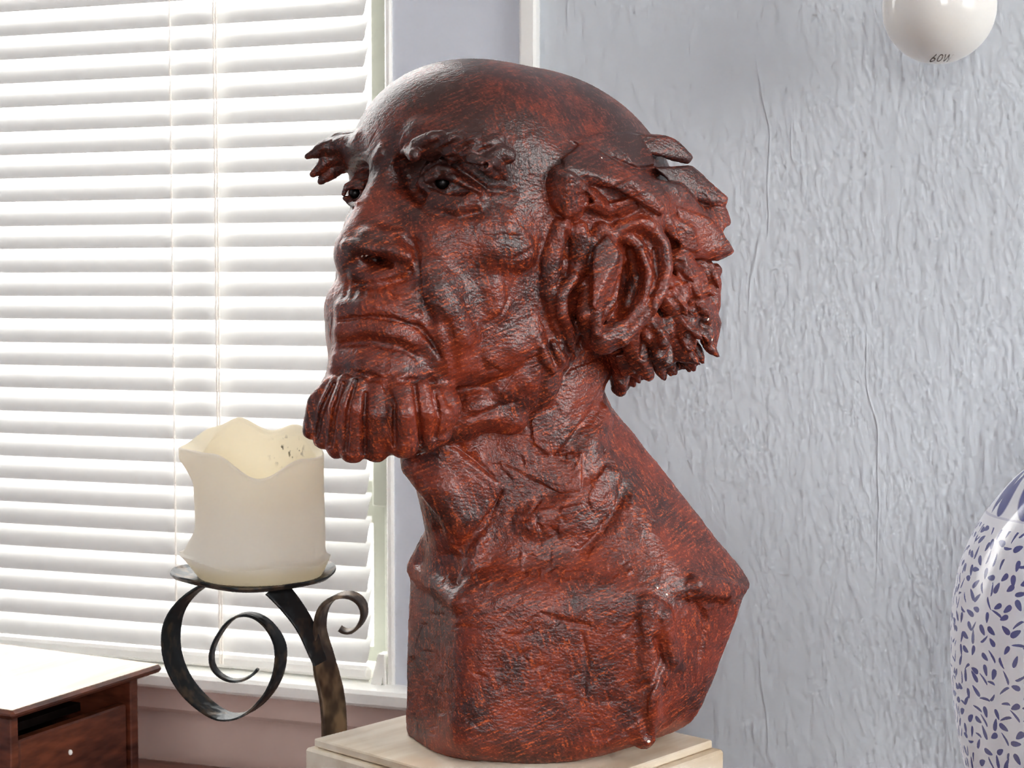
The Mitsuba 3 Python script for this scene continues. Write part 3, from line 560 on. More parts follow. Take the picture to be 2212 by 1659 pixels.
('cut', 0.8, None, 1, None, [(1139,-250,57,31),(1140,-258,8,38),(1142,-258,-32,15)]),
('add', 0.8, 1, 1, None, [(1024,-196,-393,19),(1071,-204,-429,24),(1109,-203,-459,9)]),
('add', 0.8, 1, 1, None, [(-177,1069,-483,19),(-180,1113,-523,24),(-175,1149,-555,9)]),
('cut', 0.8, None, 1, None, [(685,-328,-437,24),(726,-335,-474,30),(759,-334,-504,12)]),
('add', 0.8, 1, 1, None, [(1141,-91,-320,27),(1187,-100,-372,34),(1225,-100,-413,14)]),
('add', 0.8, 1, 1, None, [(-72,1186,-411,27),(-74,1228,-466,34),(-69,1263,-510,14)]),
('add', 0.8, 1, 1, None, [(966,-360,-42,27),(989,-369,-112,33),(1008,-370,-168,13)]),
('add', 0.8, 1, 1, None, [(-368,1046,-142,27),(-372,1064,-214,33),(-367,1079,-271,13)]),
('add', 0.8, 1, 1, None, [(897,-368,55,24),(916,-376,13,30),(932,-375,-21,12)]),
('add', 0.8, 1, 1, None, [(-387,985,-41,24),(-391,1000,-85,30),(-387,1013,-119,12)]),
('cut', 0.8, None, 1, None, [(999,-273,-92,21),(1053,-281,-132,26),(1097,-280,-163,10)]),
('add', 0.8, 1, 1, None, [(809,-533,-60,22),(807,-542,-119,28),(806,-542,-166,11)]),
('add', 0.8, 1, 1, None, [(-548,897,-161,22),(-553,890,-220,28),(-550,886,-267,11)]),
('cut', 0.8, None, 1, None, [(933,-330,-306,28),(926,-341,-389,35),(922,-342,-456,14)]),
('add', 0.8, 1, 1, None, [(1054,-279,24,21),(1078,-287,-28,27),(1099,-287,-70,11)]),
('add', 0.8, 1, 1, None, [(-288,1134,-76,21),(-291,1155,-131,27),(-287,1172,-174,11)]),
('add', 0.8, 1, 1, None, [(767,-378,-253,24),(781,-386,-295,30),(793,-386,-330,12)]),
('add', 0.8, 1, 1, None, [(-383,832,-339,24),(-387,843,-383,30),(-383,853,-418,12)]),
('cut', 0.8, None, 1, None, [(958,-359,140,23),(1004,-367,94,29),(1041,-367,56,12)]),
('add', 0.8, 1, 1, None, [(1110,-230,17,22),(1149,-238,-21,28),(1181,-237,-51,11)]),
('add', 0.8, 1, 1, None, [(-236,1187,-84,22),(-239,1223,-125,28),(-234,1253,-157,11)]),
('add', 0.8, 1, 1, None, [(1171,-104,135,18),(1203,-114,54,23),(1229,-115,-10,9)]),
('add', 0.8, 1, 1, None, [(-115,1251,39,18),(-118,1277,-45,23),(-113,1298,-111,9)]),
('cut', 0.8, None, 1, None, [(1125,-172,-216,23),(1161,-179,-241,29),(1190,-178,-262,12)]),
('cut', 0.8, None, 1, None, [(959,-383,-1,24),(1000,-392,-67,30),(1034,-393,-121,12)]),
('cut', 0.8, None, 1, None, [(844,-489,114,25),(882,-499,41,32),(914,-500,-18,13)]),
('cut', 0.8, None, 1, None, [(1023,-299,-278,29),(1049,-308,-348,37),(1070,-309,-403,15)]),
('add', 0.8, 1, 1, None, [(903,-336,-200,27),(916,-345,-255,33),(927,-345,-299,13)]),
('add', 0.8, 1, 1, None, [(-337,970,-293,27),(-341,979,-349,33),(-337,987,-394,13)]),
('cut', 0.8, None, 1, None, [(1000,-328,-155,29),(1054,-336,-195,37),(1098,-335,-226,15)]),
('cut', 0.8, None, 1, None, [(924,-389,-64,19),(966,-398,-128,24),(999,-398,-179,9)]),
('add', 0.8, 1, 1, None, [(1090,-235,-91,27),(1127,-243,-138,33),(1157,-243,-175,13)]),
('add', 0.8, 1, 1, None, [(-234,1159,-190,27),(-237,1193,-240,33),(-232,1220,-279,13)]),
('add', 0.8, 1, 1, None, [(871,-379,-286,29),(878,-387,-326,36),(884,-386,-358,14)]),
('add', 0.8, 1, 1, None, [(-376,934,-379,29),(-380,938,-420,36),(-377,941,-452,14)]),
('add', 0.8, 1, 1, None, [(794,-401,-187,21),(846,-410,-253,26),(888,-411,-307,10)]),
('add', 0.8, 1, 1, None, [(-408,866,-277,21),(-410,913,-347,26),(-404,951,-404,10)]),
('add', 0.8, 1, 1, None, [(699,118,-512,33),(727,115,-568,31),(741,113,-602,17)]),
('add', 0.8, 1, 1, None, [(727,60,-485,33),(755,57,-541,31),(769,55,-575,17)]),
('add', 0.8, 1, 1, None, [(996,40,-397,33),(1024,37,-453,31),(1038,35,-487,17)]),
('add', 0.8, 1, 1, None, [(962,44,-403,33),(989,41,-459,31),(1003,39,-492,17)]),
('add', 0.8, 1, 1, None, [(911,-5,-437,33),(939,-8,-493,31),(953,-10,-526,17)]),
('add', 0.8, 1, 1, None, [(802,131,-467,33),(830,128,-524,31),(844,126,-557,17)]),
('add', 0.8, 1, 1, None, [(704,-173,-460,33),(732,-176,-515,31),(745,-178,-548,17)]),
('add', 0.8, 1, 1, None, [(1039,-95,-406,33),(1067,-98,-461,31),(1080,-100,-494,17)]),
('add', 0.8, 1, 1, None, [(758,24,-460,33),(786,20,-515,31),(800,18,-549,17)]),
('add', 0.8, 1, 1, None, [(856,-106,-455,33),(884,-110,-510,31),(898,-112,-543,17)]),
('add', 0.8, 1, 1, None, [(1072,98,-377,33),(1100,95,-433,31),(1114,93,-467,17)]),
('add', 0.8, 1, 1, None, [(1023,-7,-413,33),(1051,-11,-469,31),(1065,-13,-502,17)]),
('add', 0.8, 1, 1, None, [(917,-111,-419,33),(945,-114,-474,31),(959,-116,-507,17)]),
('add', 0.8, 1, 1, None, [(885,126,-470,33),(913,123,-526,31),(927,121,-560,17)]),
('add', 0.8, 1, 1, None, [(629,-71,-524,33),(657,-75,-579,31),(671,-77,-612,17)]),
('add', 0.8, 1, 1, None, [(697,87,-481,33),(725,84,-537,31),(739,82,-570,17)]),
('add', 0.8, 1, 1, None, [(1098,-43,-362,33),(1125,-46,-417,31),(1139,-48,-450,17)]),
('add', 0.8, 1, 1, None, [(884,73,-460,33),(912,69,-516,31),(926,67,-550,17)]),
('add', 0.8, 1, 1, None, [(662,111,-498,33),(690,107,-554,31),(704,105,-588,17)]),
('add', 0.8, 1, 1, None, [(877,83,-453,33),(905,80,-509,31),(919,78,-542,17)]),
('add', 0.8, 1, 1, None, [(942,7,-430,33),(970,4,-486,31),(984,2,-519,17)]),
('add', 0.8, 1, 1, None, [(749,154,-471,33),(777,151,-527,31),(791,149,-561,17)]),
('add', 0.8, 1, 1, None, [(635,113,-537,33),(664,110,-593,31),(678,108,-627,17)]),
('add', 0.8, 1, 1, None, [(735,-43,-453,33),(763,-46,-508,31),(777,-48,-541,17)]),
('add', 0.8, 1, 1, None, [(785,-34,-462,33),(813,-37,-518,31),(827,-39,-551,17)]),
('add', 0.8, 1, 1, None, [(1109,145,-347,33),(1138,142,-403,31),(1152,140,-437,17)]),
('add', 2, 0, 0.6, [0.66,-0.75,-0.04], [(496,-35,-472,133),(382,-129,-660,161),(242,-237,-844,122)]),
('cut', 1.5, None, 1, None, [(193,-607,-471,17),(155,-539,-659,17),(145,-338,-835,19),(254,-311,-986,22),(377,-274,-971,17)]),
('add', 6, 0, 1, None, [(515,-61,-776,83),(448,-198,-929,83),(365,-244,-1144,94)]),
('cut', 1, None, 1, None, [(376,-302,-987,11),(200,-327,-998,14),(38,-352,-1023,11)]),
('cut', 1, None, 1, None, [(227,-334,-1133,11),(294,-338,-1201,14),(361,-342,-1132,11)]),
('add', 4, 0, 1, None, [(-546,-270,-1032,111),(-395,-307,-1164,144),(-288,-291,-1329,128),(-357,-261,-1498,94)]),
('cut', 2, None, 1, None, [(-323,-421,-908,22),(-231,-371,-1007,25),(-124,-346,-1118,22),(-70,-352,-1185,14)]),
('cut', 2, None, 1, None, [(-70,-340,-1187,14),(-124,-355,-1320,14),(-178,-354,-1429,11)]),
('cut', 2.5, None, 1, None, [(-541,-357,-955,19),(-493,-409,-1071,19),(-458,-417,-1231,17)]),
('add', 3, 0, 1, None, [(-200,-570,-683,111),(-16,-480,-743,111)]),
('cut', 3, None, 1, None, [(-368,-949,-820,25),(-224,-666,-741,22),(-68,-633,-679,19),(63,-607,-602,17)]),
('add', 2, 0, 1, None, [(-55,-577,-577,83),(63,-573,-512,83)]),
('cut', 6, None, 1, None, [(-437,-288,-1439,39),(-397,-298,-1574,50),(-326,-375,-1711,44)]),
('add', 3, 0, 1, None, [(-173,-362,-1469,36),(-226,-370,-1576,36),(-281,-368,-1699,36)]),
('cut', 8, None, 1, None, [(414,-399,-1504,22),(550,-353,-1348,25),(648,-292,-1193,22)]),
('add', 6, 0, 1, None, [(119,-349,-1375,83),(309,-313,-1299,94),(472,-294,-1192,67)]),
('cut', 1, None, 1, None, [(131,-412,-1313,11),(172,-415,-1420,11),(158,-404,-1503,11)]),
('cut', 1, None, 1, None, [(-16,-374,-1372,11),(91,-420,-1338,11)]),
('cut', 1, None, 1, None, [(225,-409,-1394,11),(293,-390,-1464,11)]),
('cut', 1, None, 1, None, [(91,-413,-1555,11),(198,-423,-1581,11)]),
('cut', 1, None, 1, None, [(-124,-397,-1585,11),(-43,-489,-1677,11)]),
('cut', 1, None, 1, None, [(388,-373,-1426,11),(470,-347,-1349,11)]),
('smooth', 0.6, None, 1, None, []),
('add', 3, 0, 1, None, [(-908,-836,226,28),(-835,-893,220,25),(-745,-914,215,25),(-643,-930,199,28),(-577,-943,169,25)]),
('add', 4, 0, 1, None, [(-856,-813,75,33),(-777,-844,59,33),(-673,-871,69,33),(-601,-884,99,33)]),
('cut', 1.5, None, 1, None, [(-817,-843,161,14),(-760,-796,151,28),(-698,-809,131,25),(-656,-893,114,14)]),
('cut', 1, None, 1, None, [(-775,-613,152,22),(-707,-687,132,19)]),
('cut', 1, None, 1, None, [(-764,-496,146,22),(-735,-529,137,19)]),
('add', 1, 0, 1, None, [(-462,-820,581,19),(-420,-844,602,22),(-376,-797,615,25),(-318,-877,592,25),(-247,-884,554,19),(-176,-899,516,14)]),
('add', 1, 0, 1, None, [(-951,-338,566,14),(-907,-343,579,17),(-856,-382,569,17)]),
('hull', 1.5, 0, 1.11, None, [(349,-274,-493),(351,-218,-496),(527,-126,-435),(530,-71,-437),(567,-98,-513),(571,-43,-516),(489,-178,-662),(492,-122,-666),(297,-312,-913),(299,-256,-918),(227,-319,-977),(228,-264,-983),(134,-355,-909),(135,-299,-914),(118,-351,-785),(119,-296,-790)]),
('hull', 1, 0, 0.83, None, [(-43,-349,-1023),(-43,-305,-1028),(200,-328,-993),(201,-284,-997),(405,-310,-968),(407,-266,-972),(392,-375,-1177),(394,-331,-1182),(285,-361,-1190),(287,-317,-1195),(194,-343,-1056),(195,-299,-1061)]),
('hull', 2, 0, 1.11, None, [(-540,-362,-981),(-544,-307,-987),(-390,-429,-923),(-392,-374,-929),(-258,-377,-993),(-259,-321,-999),(-65,-357,-1163),(-65,-302,-1170),(-124,-359,-1266),(-125,-303,-1273),(-285,-383,-1447),(-287,-328,-1455),(-393,-380,-1371),(-395,-325,-1379),(-482,-418,-1177),(-484,-363,-1184)]),
('hull', 1, 0, 0.83, None, [(-72,-776,-262),(-72,-738,-264),(36,-728,-212),(36,-689,-213),(193,-629,-300),(193,-590,-302),(140,-651,-370),(141,-612,-371),(-54,-715,-460),(-54,-677,-462),(-128,-778,-411),(-129,-739,-413)]),
('hull', 1, 0, 0.83, None, [(-55,-659,-599),(-55,-620,-601),(16,-662,-499),(16,-623,-502),(162,-628,-444),(162,-589,-446),(146,-606,-550),(147,-567,-552),(63,-600,-629),(63,-561,-631),(-31,-621,-648),(-31,-582,-651)]),
('hull', 1.2, 0, 0.83, None, [(767,-530,-1791),(771,-486,-1799),(869,-495,-1816),(873,-451,-1825),(974,-419,-2097),(979,-375,-2106),(897,-446,-2303),(901,-402,-2313),(827,-502,-2187),(831,-458,-2197),(787,-529,-2019),(791,-485,-2028)]),
('hull', 1.2, 0, 0.83, None, [(747,-513,-2346),(751,-469,-2357),(841,-480,-2327),(845,-436,-2338),(876,-395,-2540),(880,-351,-2551),(809,-393,-2622),(813,-350,-2634),(733,-501,-2512),(736,-457,-2523)]),
('hull', 1.2, 0, 0.83, None, [(1016,-405,-1730),(1021,-361,-1738),(1188,-232,-1728),(1193,-188,-1736),(1361,-87,-1788),(1367,-43,-1795),(1345,-87,-1877),(1351,-43,-1886),(1156,-279,-1901),(1161,-235,-1910),(1041,-381,-1832),(1046,-337,-1841)]),
('hull', 2, 0, 1.11, None, [(454,-375,-1223),(456,-336,-1228),(554,-273,-1058),(556,-234,-1063),(623,-251,-1088),(626,-212,-1093),(585,-312,-1299),(587,-274,-1304),(497,-342,-1377),(499,-303,-1382)]),
('hull', 2, 0, 1.11, None, [(292,-416,-1285),(293,-377,-1290),(414,-390,-1262),(415,-352,-1267),(497,-350,-1403),(499,-311,-1408),(388,-382,-1506),(389,-343,-1512),(280,-393,-1450),(281,-354,-1456)]),
('hull', 1.5, 5, 1.11, None, [(460,-671,205),(463,-610,206),(532,-666,277),(536,-605,279),(594,-669,184),(598,-608,185),(613,-465,-2),(617,-404,-2),(541,-547,-185),(544,-486,-186),(452,-737,-104),(455,-676,-105)]),
('hull', 1.5, 8, 1.11, None, [(-724,575,116),(-662,575,122),(-719,652,183),(-658,653,189),(-713,707,86),(-651,708,92),(-495,702,-85),(-434,703,-80),(-568,620,-268),(-507,621,-265),(-767,548,-196),(-706,547,-192)]),
('cut', 1.5, None, 1, None, [(677,-447,197,33),(713,-404,52,44),(664,-424,-94,39),(592,-565,-185,19)]),
('add', 1.2, 5, 1, None, [(729,-527,208,22),(777,-524,82,25),(751,-532,-67,25),(655,-556,-190,22)]),
('add', 1.2, 8, 1, None, [(-566,836,111,22),(-551,875,-17,25),(-550,838,-165,25),(-570,735,-282,22)]),
('cut', 1, None, 1, None, [(808,-466,209,14),(830,-467,64,17),(793,-537,-54,14)]),
('add', 1.5, 5, 1, None, [(771,-519,355,28),(865,-475,249,33),(888,-467,104,33),(854,-491,-28,33),(760,-527,-159,36),(626,-571,-302,39)]),
('add', 1.5, 8, 1, None, [(-565,889,254,28),(-509,972,146,33),(-489,983,1,33),(-506,942,-130,33),(-537,840,-256,36),(-579,698,-393,39)]),
('cut', 1, None, 1, None, [(-949,-841,-184,11),(-874,-905,-173,14),(-768,-964,-162,14),(-640,-990,-176,17),(-506,-939,-218,17),(-431,-927,-304,17),(-394,-913,-385,11)]),
('cut', 2, None, 1, None, [(-540,-852,226,14),(-512,-932,149,14),(-502,-953,24,11),(-480,-945,-77,8)]),
('cut', 0.6, None, 1, None, [(-442,-799,547,8),(-365,-837,509,8),(-262,-873,500,8)]),
('cut', 1, None, 1, None, [(-508,-709,624,11),(-423,-773,680,14),(-337,-881,672,14),(-238,-831,610,14),(-142,-830,540,11)]),
('cut', 0.8, None, 1, None, [(-973,-895,-533,11),(-1034,-923,-670,14),(-1072,-891,-825,14)]),
('cut', 0.8, None, 1, None, [(-916,-959,-524,11),(-957,-1008,-664,14),(-992,-944,-869,14)]),
('cut', 0.8, None, 1, None, [(-841,-1000,-506,11),(-882,-1054,-673,14),(-903,-1002,-888,14)]),
('cut', 0.8, None, 1, None, [(-789,-1025,-575,11),(-796,-1046,-699,14),(-800,-980,-891,14)]),
('cut', 0.8, None, 1, None, [(-690,-1021,-538,11),(-631,-1079,-626,14),(-632,-1036,-860,14)]),
('cut', 0.8, None, 1, None, [(-525,-1015,-538,11),(-506,-1059,-673,14),(-497,-945,-846,14)]),
('cut', 0.8, None, 1, None, [(-423,-955,-580,11),(-397,-990,-703,14),(-424,-950,-820,14)]),
('add', 8, 0, 1, None, [(-490,65,-1554,67),(-590,125,-1717,56)]),
('cut', 1, None, 1, None, [(169,-569,-1863,11),(328,-571,-1917,19),(434,-567,-1936,17)]),
('cut', 1, None, 1, None, [(403,-567,-1984,14),(430,-558,-2147,19),(415,-548,-2337,17)]),
('add', 3, 0, 1, None, [(769,-510,-1835,72),(785,-489,-2082,72),(788,-474,-2356,78),(767,-408,-2619,72)]),
('cut', 1.5, None, 1, None, [(834,-543,-2016,28),(880,-482,-2137,33),(821,-546,-2257,28),(755,-546,-2338,22)]),
('cut', 2, None, 1, None, [(769,-534,-2287,28),(744,-529,-2423,33),(788,-486,-2597,28)]),
('add', 2, 0, 1, None, [(865,-482,-1894,67),(925,-432,-2148,56)]),
('cut', 1.5, None, 1, None, [(1064,-369,-1835,22),(1144,-270,-1964,25),(1105,-260,-2187,19)]),
('add', 2, 0, 1, None, [(1066,-349,-1743,72),(1249,-183,-1801,78),(1375,-71,-1821,39)]),
('cut', 1.5, None, 1, None, [(713,-555,-1906,22),(647,-551,-1988,17)]),
('cut', 1, None, 1, None, [(-678,60,-2116,19),(-689,56,-2201,17)]),
('cut', 1, None, 1, None, [(-683,41,-2454,14),(-689,32,-2595,19),(-695,28,-2680,14)]),
('add', 5, 0, 1, None, [(-567,73,-1748,56),(-399,-249,-1775,61),(-310,-457,-1818,50)]),
('cut', 0.8, None, 1, None, [(-542,-73,-2684,7),(-490,-184,-2630,9),(-439,-291,-2578,7)]),
('cut', 0.8, None, 1, None, [(231,-559,-2335,7),(284,-556,-2331,10),(337,-554,-2327,7)]),
('cut', 0.8, None, 1, None, [(146,-563,-2281,7),(181,-564,-2239,11),(216,-564,-2197,7)]),
('cut', 0.8, None, 1, None, [(-142,-554,-1957,7),(-122,-556,-1956,10),(-101,-557,-1954,7)]),
('cut', 0.8, None, 1, None, [(-35,-561,-1986,7),(8,-563,-1987,13),(52,-565,-1989,7)]),
('cut', 0.8, None, 1, None, [(703,-542,-2020,7),(724,-548,-2007,10),(744,-560,-1994,7)]),
('cut', 0.8, None, 1, None, [(525,-535,-2385,7),(554,-533,-2369,13),(583,-532,-2353,7)]),
('cut', 0.8, None, 1, None, [(1222,-204,-1911,7),(1257,-219,-1870,11),(1289,-244,-1827,7)]),
('cut', 0.8, None, 1, None, [(190,-562,-2298,7),(211,-561,-2300,14),(233,-560,-2302,7)]),
('cut', 0.8, None, 1, None, [(1236,-104,-2220,7),(1266,-104,-2211,12),(1297,-103,-2202,7)]),
('cut', 0.8, None, 1, None, [(-219,-545,-2219,7),(-180,-552,-2228,13),(-142,-556,-2239,7)]),
('cut', 0.8, None, 1, None, [(-268,-536,-2513,7),(-247,-542,-2492,12),(-227,-546,-2472,7)]),
('cut', 0.8, None, 1, None, [(-39,-560,-1870,7),(-2,-560,-1833,9),(35,-556,-1796,7)]),
('cut', 0.8, None, 1, None, [(-519,-123,-2677,7),(-479,-212,-2657,10),(-440,-298,-2638,7)]),
('cut', 0.8, None, 1, None, [(1052,-194,-2520,7),(1103,-115,-2539,12),(1146,-115,-2538,7)]),
('cut', 0.8, None, 1, None, [(508,-536,-2387,7),(559,-530,-2384,10),(609,-527,-2380,7)]),
('cut', 0.8, None, 1, None, [(89,-567,-1990,7),(117,-568,-1978,13),(144,-569,-1966,7)]),
('cut', 0.8, None, 1, None, [(-328,-463,-1964,7),(-291,-505,-1956,11),(-255,-526,-1953,7)]),
('cut', 0.8, None, 1, None, [(315,-559,-2249,7),(354,-558,-2230,12),(394,-556,-2211,7)]),
('cut', 0.8, None, 1, None, [(916,-520,-1981,7),(939,-498,-1984,9),(968,-422,-1999,7)]),
('cut', 0.8, None, 1, None, [(-524,-29,-1973,7),(-483,-118,-1960,11),(-444,-204,-1947,7)]),
('cut', 0.8, None, 1, None, [(237,-571,-1941,7),(255,-570,-1921,13),(273,-556,-1905,7)]),
('cut', 0.8, None, 1, None, [(29,-564,-2120,7),(72,-566,-2093,12),(114,-567,-2066,7)]),
('cut', 0.8, None, 1, None, [(113,-565,-2191,7),(153,-566,-2174,12),(193,-566,-2158,7)]),
('cut', 0.8, None, 1, None, [(475,-529,-2530,7),(495,-527,-2537,11),(515,-524,-2545,7)]),
('cut', 0.8, None, 1, None, [(-556,15,-2209,7),(-500,-108,-2189,12),(-446,-228,-2170,7)]),
('cut', 0.8, None, 1, None, [(-454,-251,-2526,7),(-419,-328,-2503,13),(-384,-404,-2480,7)]),
('cut', 0.8, None, 1, None, [(-560,42,-2050,7),(-535,-12,-2042,10),(-511,-65,-2034,7)]),
('cut', 0.8, None, 1, None, [(333,-552,-2364,7),(353,-551,-2361,10),(373,-550,-2359,7)]),
('cut', 0.8, None, 1, None, [(713,-539,-2065,7),(727,-544,-2053,10),(742,-553,-2039,7)]),
('cut', 0.8, None, 1, None, [(1159,-285,-1866,7),(1222,-243,-1863,12),(1283,-222,-1856,7)]),
('cut', 0.8, None, 1, None, [(-78,-559,-2311,7),(-49,-560,-2283,10),(-19,-561,-2256,7)]),
('add', 0.8, 0, 1, None, [(701,-436,-1629,7),(682,-449,-1644,14),(663,-465,-1660,7)]),
('add', 0.8, 0, 1, None, [(132,-418,-1346,7),(147,-405,-1356,9),(161,-417,-1363,7)]),
('add', 0.8, 0, 1, None, [(395,-330,-1012,7),(377,-342,-1044,11),(358,-352,-1076,7)]),
('cut', 0.8, None, 1, None, [(155,-370,-1248,7),(132,-386,-1277,11),(110,-404,-1307,7)]),
('add', 0.8, 0, 1, None, [(-222,-400,-1106,7),(-250,-404,-1139,9),(-278,-412,-1171,7)]),
('add', 0.8, 0, 1, None, [(168,-456,-1631,7),(168,-477,-1652,13),(167,-497,-1673,7)]),
('cut', 0.8, None, 1, None, [(-121,-350,-1349,7),(-103,-359,-1356,10),(-86,-362,-1365,7)]),
('cut', 0.8, None, 1, None, [(631,-274,-1231,7),(659,-288,-1248,9),(686,-306,-1263,7)]),
('cut', 0.8, None, 1, None, [(879,38,-1112,7),(909,68,-1128,13),(937,68,-1140,7)]),
('add', 0.8, 0, 1, None, [(-200,-360,-947,7),(-230,-373,-950,13),(-259,-373,-955,7)]),
('cut', 0.8, None, 1, None, [(552,-210,-953,7),(545,-226,-966,13),(538,-239,-979,7)]),
('add', 0.8, 0, 1, None, [(61,-408,-1534,7),(59,-416,-1571,14),(56,-433,-1607,7)]),
('cut', 0.8, None, 1, None, [(250,-447,-1616,7),(223,-460,-1632,11),(196,-475,-1647,7)]),
('cut', 0.8, None, 1, None, [(447,-314,-1083,7),(454,-327,-1116,10),(460,-349,-1147,7)]),
('add', 0.8, 0, 1, None, [(-165,-389,-1585,7),(-202,-399,-1600,12),(-238,-407,-1616,7)]),
('cut', 0.8, None, 1, None, [(-219,-419,-1644,7),(-215,-455,-1673,13),(-210,-486,-1703,7)]),
('add', 0.8, 0, 1, None, [(-118,-497,-1695,7),(-136,-510,-1717,10),(-153,-520,-1740,7)]),
('cut', 0.8, None, 1, None, [(280,-329,-989,7),(294,-334,-1006,11),(309,-338,-1023,7)]),
('add', 0.8, 0, 1, None, [(-213,-368,-935,7),(-190,-355,-975,11),(-167,-347,-1015,7)]),
('add', 0.8, 0, 1, None, [(-60,-344,-1017,7),(-50,-345,-1051,11),(-41,-348,-1084,7)]),
('cut', 0.8, None, 1, None, [(675,-419,-1586,7),(654,-426,-1596,10),(632,-435,-1607,7)]),
('cut', 0.8, None, 1, None, [(378,-293,-956,7),(379,-315,-973,10),(381,-325,-990,7)]),
('cut', 0.8, None, 1, None, [(-282,-422,-1259,7),(-275,-420,-1290,11),(-267,-418,-1320,7)]),
('cut', 0.8, None, 1, None, [(53,-350,-983,7),(64,-351,-1017,12),(74,-358,-1049,7)]),
('cut', 0.8, None, 1, None, [(621,-116,-949,7),(640,-109,-964,11),(658,-101,-979,7)]),
('add', 0.8, 0, 1, None, [(358,-321,-980,7),(370,-325,-994,12),(381,-331,-1008,7)]),
('cut', 0.8, None, 1, None, [(59,-453,-1634,7),(72,-459,-1639,12),(84,-465,-1644,7)]),
('cut', 0.8, None, 1, None, [(790,-303,-1348,7),(821,-289,-1364,13),(853,-270,-1380,7)]),
('add', 0.8, 0, 1, None, [(79,-346,-1001,7),(115,-347,-1019,10),(151,-350,-1036,7)]),
('cut', 0.8, None, 1, None, [(840,-418,-1627,7),(848,-421,-1639,11),(856,-424,-1652,7)]),
('cut', 0.8, None, 1, None, [(-53,-350,-1067,7),(-25,-351,-1099,14),(2,-356,-1130,7)]),
('cut', 0.8, None, 1, None, [(222,-406,-1526,7),(221,-418,-1569,10),(220,-441,-1609,7)]),
('cut', 0.8, None, 1, None, [(288,-420,-1331,7),(300,-417,-1352,11),(312,-413,-1372,7)]),
('add', 0.8, 0, 1, None, [(650,-444,-1628,7),(661,-473,-1666,10),(671,-506,-1704,7)]),
('add', 0.8, 0, 1, None, [(-153,-405,-1608,7),(-187,-404,-1616,11),(-220,-409,-1623,7)]),
('cut', 0.8, None, 1, None, [(308,-321,-980,7),(325,-336,-1018,10),(343,-347,-1057,7)]),
('add', 0.8, 0, 1, None, [(-247,-412,-1323,7),(-256,-412,-1352,12),(-265,-406,-1382,7)]),
('cut', 0.8, None, 1, None, [(434,-383,-1416,7),(435,-381,-1432,12),(435,-380,-1449,7)]),
('cut', 0.8, None, 1, None, [(-46,-359,-1262,7),(-60,-359,-1292,10),(-74,-360,-1322,7)]),
('cut', 0.8, None, 1, None, [(-126,-372,-1468,7),(-137,-377,-1481,10),(-148,-382,-1495,7)]),
]
CHIPS = [(79.5, -47.0, -263.4, 1.11), (115.6, -18.1, -19.2, 1.11), (118.3, -14.0, -31.3, 0.97), (-82.3, -83.5, 16.8, 0.83), (-79.9, -81.4, 17.1, 0.83), (83.9, -46.3, -173.6, 0.69), (89.4, -45.4, -177.5, 0.69), (50.2, -61.7, 72.2, 0.56)]
PUPILS = [('bust__eye__pupil', (-38.1, -73.8, 57.6), 4.4), ('bust__eye_001__pupil', (-91.6, -22.8, 54.6), 3.9)]
# ---------------------------------------------------------------- the bust
BUST_AT = np.array([0.0, 1.0, EYE])
clay = Clay((-140, -135, -300), (160, 150, 160), 2.4)
masses(clay)
clay = clay.refine(GRID)
for mode, k, part, flat, nrm, pts in STROKES:
    if mode == 'smooth':
        clay.D = gaussian_filter(clay.D, k / clay.h)
    elif mode == 'hull':
        clay.hull(np.array(pts) / 10.0, flat, 'add', k, part)
    else:
        clay.chain(np.array(pts) / 10.0, mode, k, part, flat, nrm)
clay.D = np.maximum(clay.D, np.float32(-277.0) - clay.ax[2][None, None, :])     # it stands flat
V, F, LAB = clay.mesh()

def normals(v, f):
    n = np.zeros_like(v); fn = np.cross(v[f[:, 1]] - v[f[:, 0]], v[f[:, 2]] - v[f[:, 0]])
    for k in range(3):
        np.add.at(n, f[:, k], fn)
    return n / np.maximum(np.linalg.norm(n, axis=1, keepdims=True), 1e-12)

# spatula facets: each patch of clay is pressed towards a plane of its own
seed_ = np.random.default_rng(11)
N0 = normals(V, F)
hu, hf = ((V - HEAD) @ HU) / U_, ((V - HEAD) @ HF) / U_
def near(p, r):
    return np.exp(-((V - np.asarray(p)) ** 2).sum(1) / r ** 2)
wt = np.where(V[:, 2] < -60, 0.75, 0.6)
wt = wt * (1 - 0.85 * np.clip((hu - 70) / 40, 0, 1) * (LAB == 0))
for s in (1, -1):
    wt = wt * (1 - 0.95 * np.clip(1.6 * near(H(260, 116 * s, -10), 15), 0, 1))
wt = wt * (1 - 0.75 * np.clip(1.5 * near(H(380, 0, -165), 20), 0, 1))
wt = np.where(LAB == 2, wt * 0.5, wt)
def press(v, n, count, cap, w, aspect):
    k = seed_.choice(len(v), count, replace=False)
    tree = cKDTree(v[k] * aspect)
    c = tree.query(v * aspect)[1]
    ns, ps, m = np.zeros((count, 3)), np.zeros((count, 3)), np.bincount(c, minlength=count)[:, None]
    for a in range(3):
        ns[:, a] = np.bincount(c, n[:, a], count); ps[:, a] = np.bincount(c, v[:, a], count)
    ns /= np.maximum(np.linalg.norm(ns, axis=1, keepdims=True), 1e-9); ps /= np.maximum(m, 1)
    ps = ps + ns * seed_.normal(0, 0.25 * cap, (count, 1))
    ns = ns + seed_.normal(0, 0.05, ns.shape); ns /= np.linalg.norm(ns, axis=1, keepdims=True)
    t = ((ps[c] - v) * ns[c]).sum(1) / np.maximum((n * ns[c]).sum(1), 0.5)
    return v + n * (np.clip(t, -cap, cap) * w)[:, None]
V = press(V, N0, 1500, 0.55, wt * 0.55, np.array([1, 1, 0.75]))
V = press(V, N0, 5000, 0.30, wt * 0.5, np.array([0.8, 0.8, 1.0]))
V = V + N0 * ((meshkit.fbm(V * 0.22, 3, 5) - 0.5) * 0.5 * (0.35 + wt))[:, None]

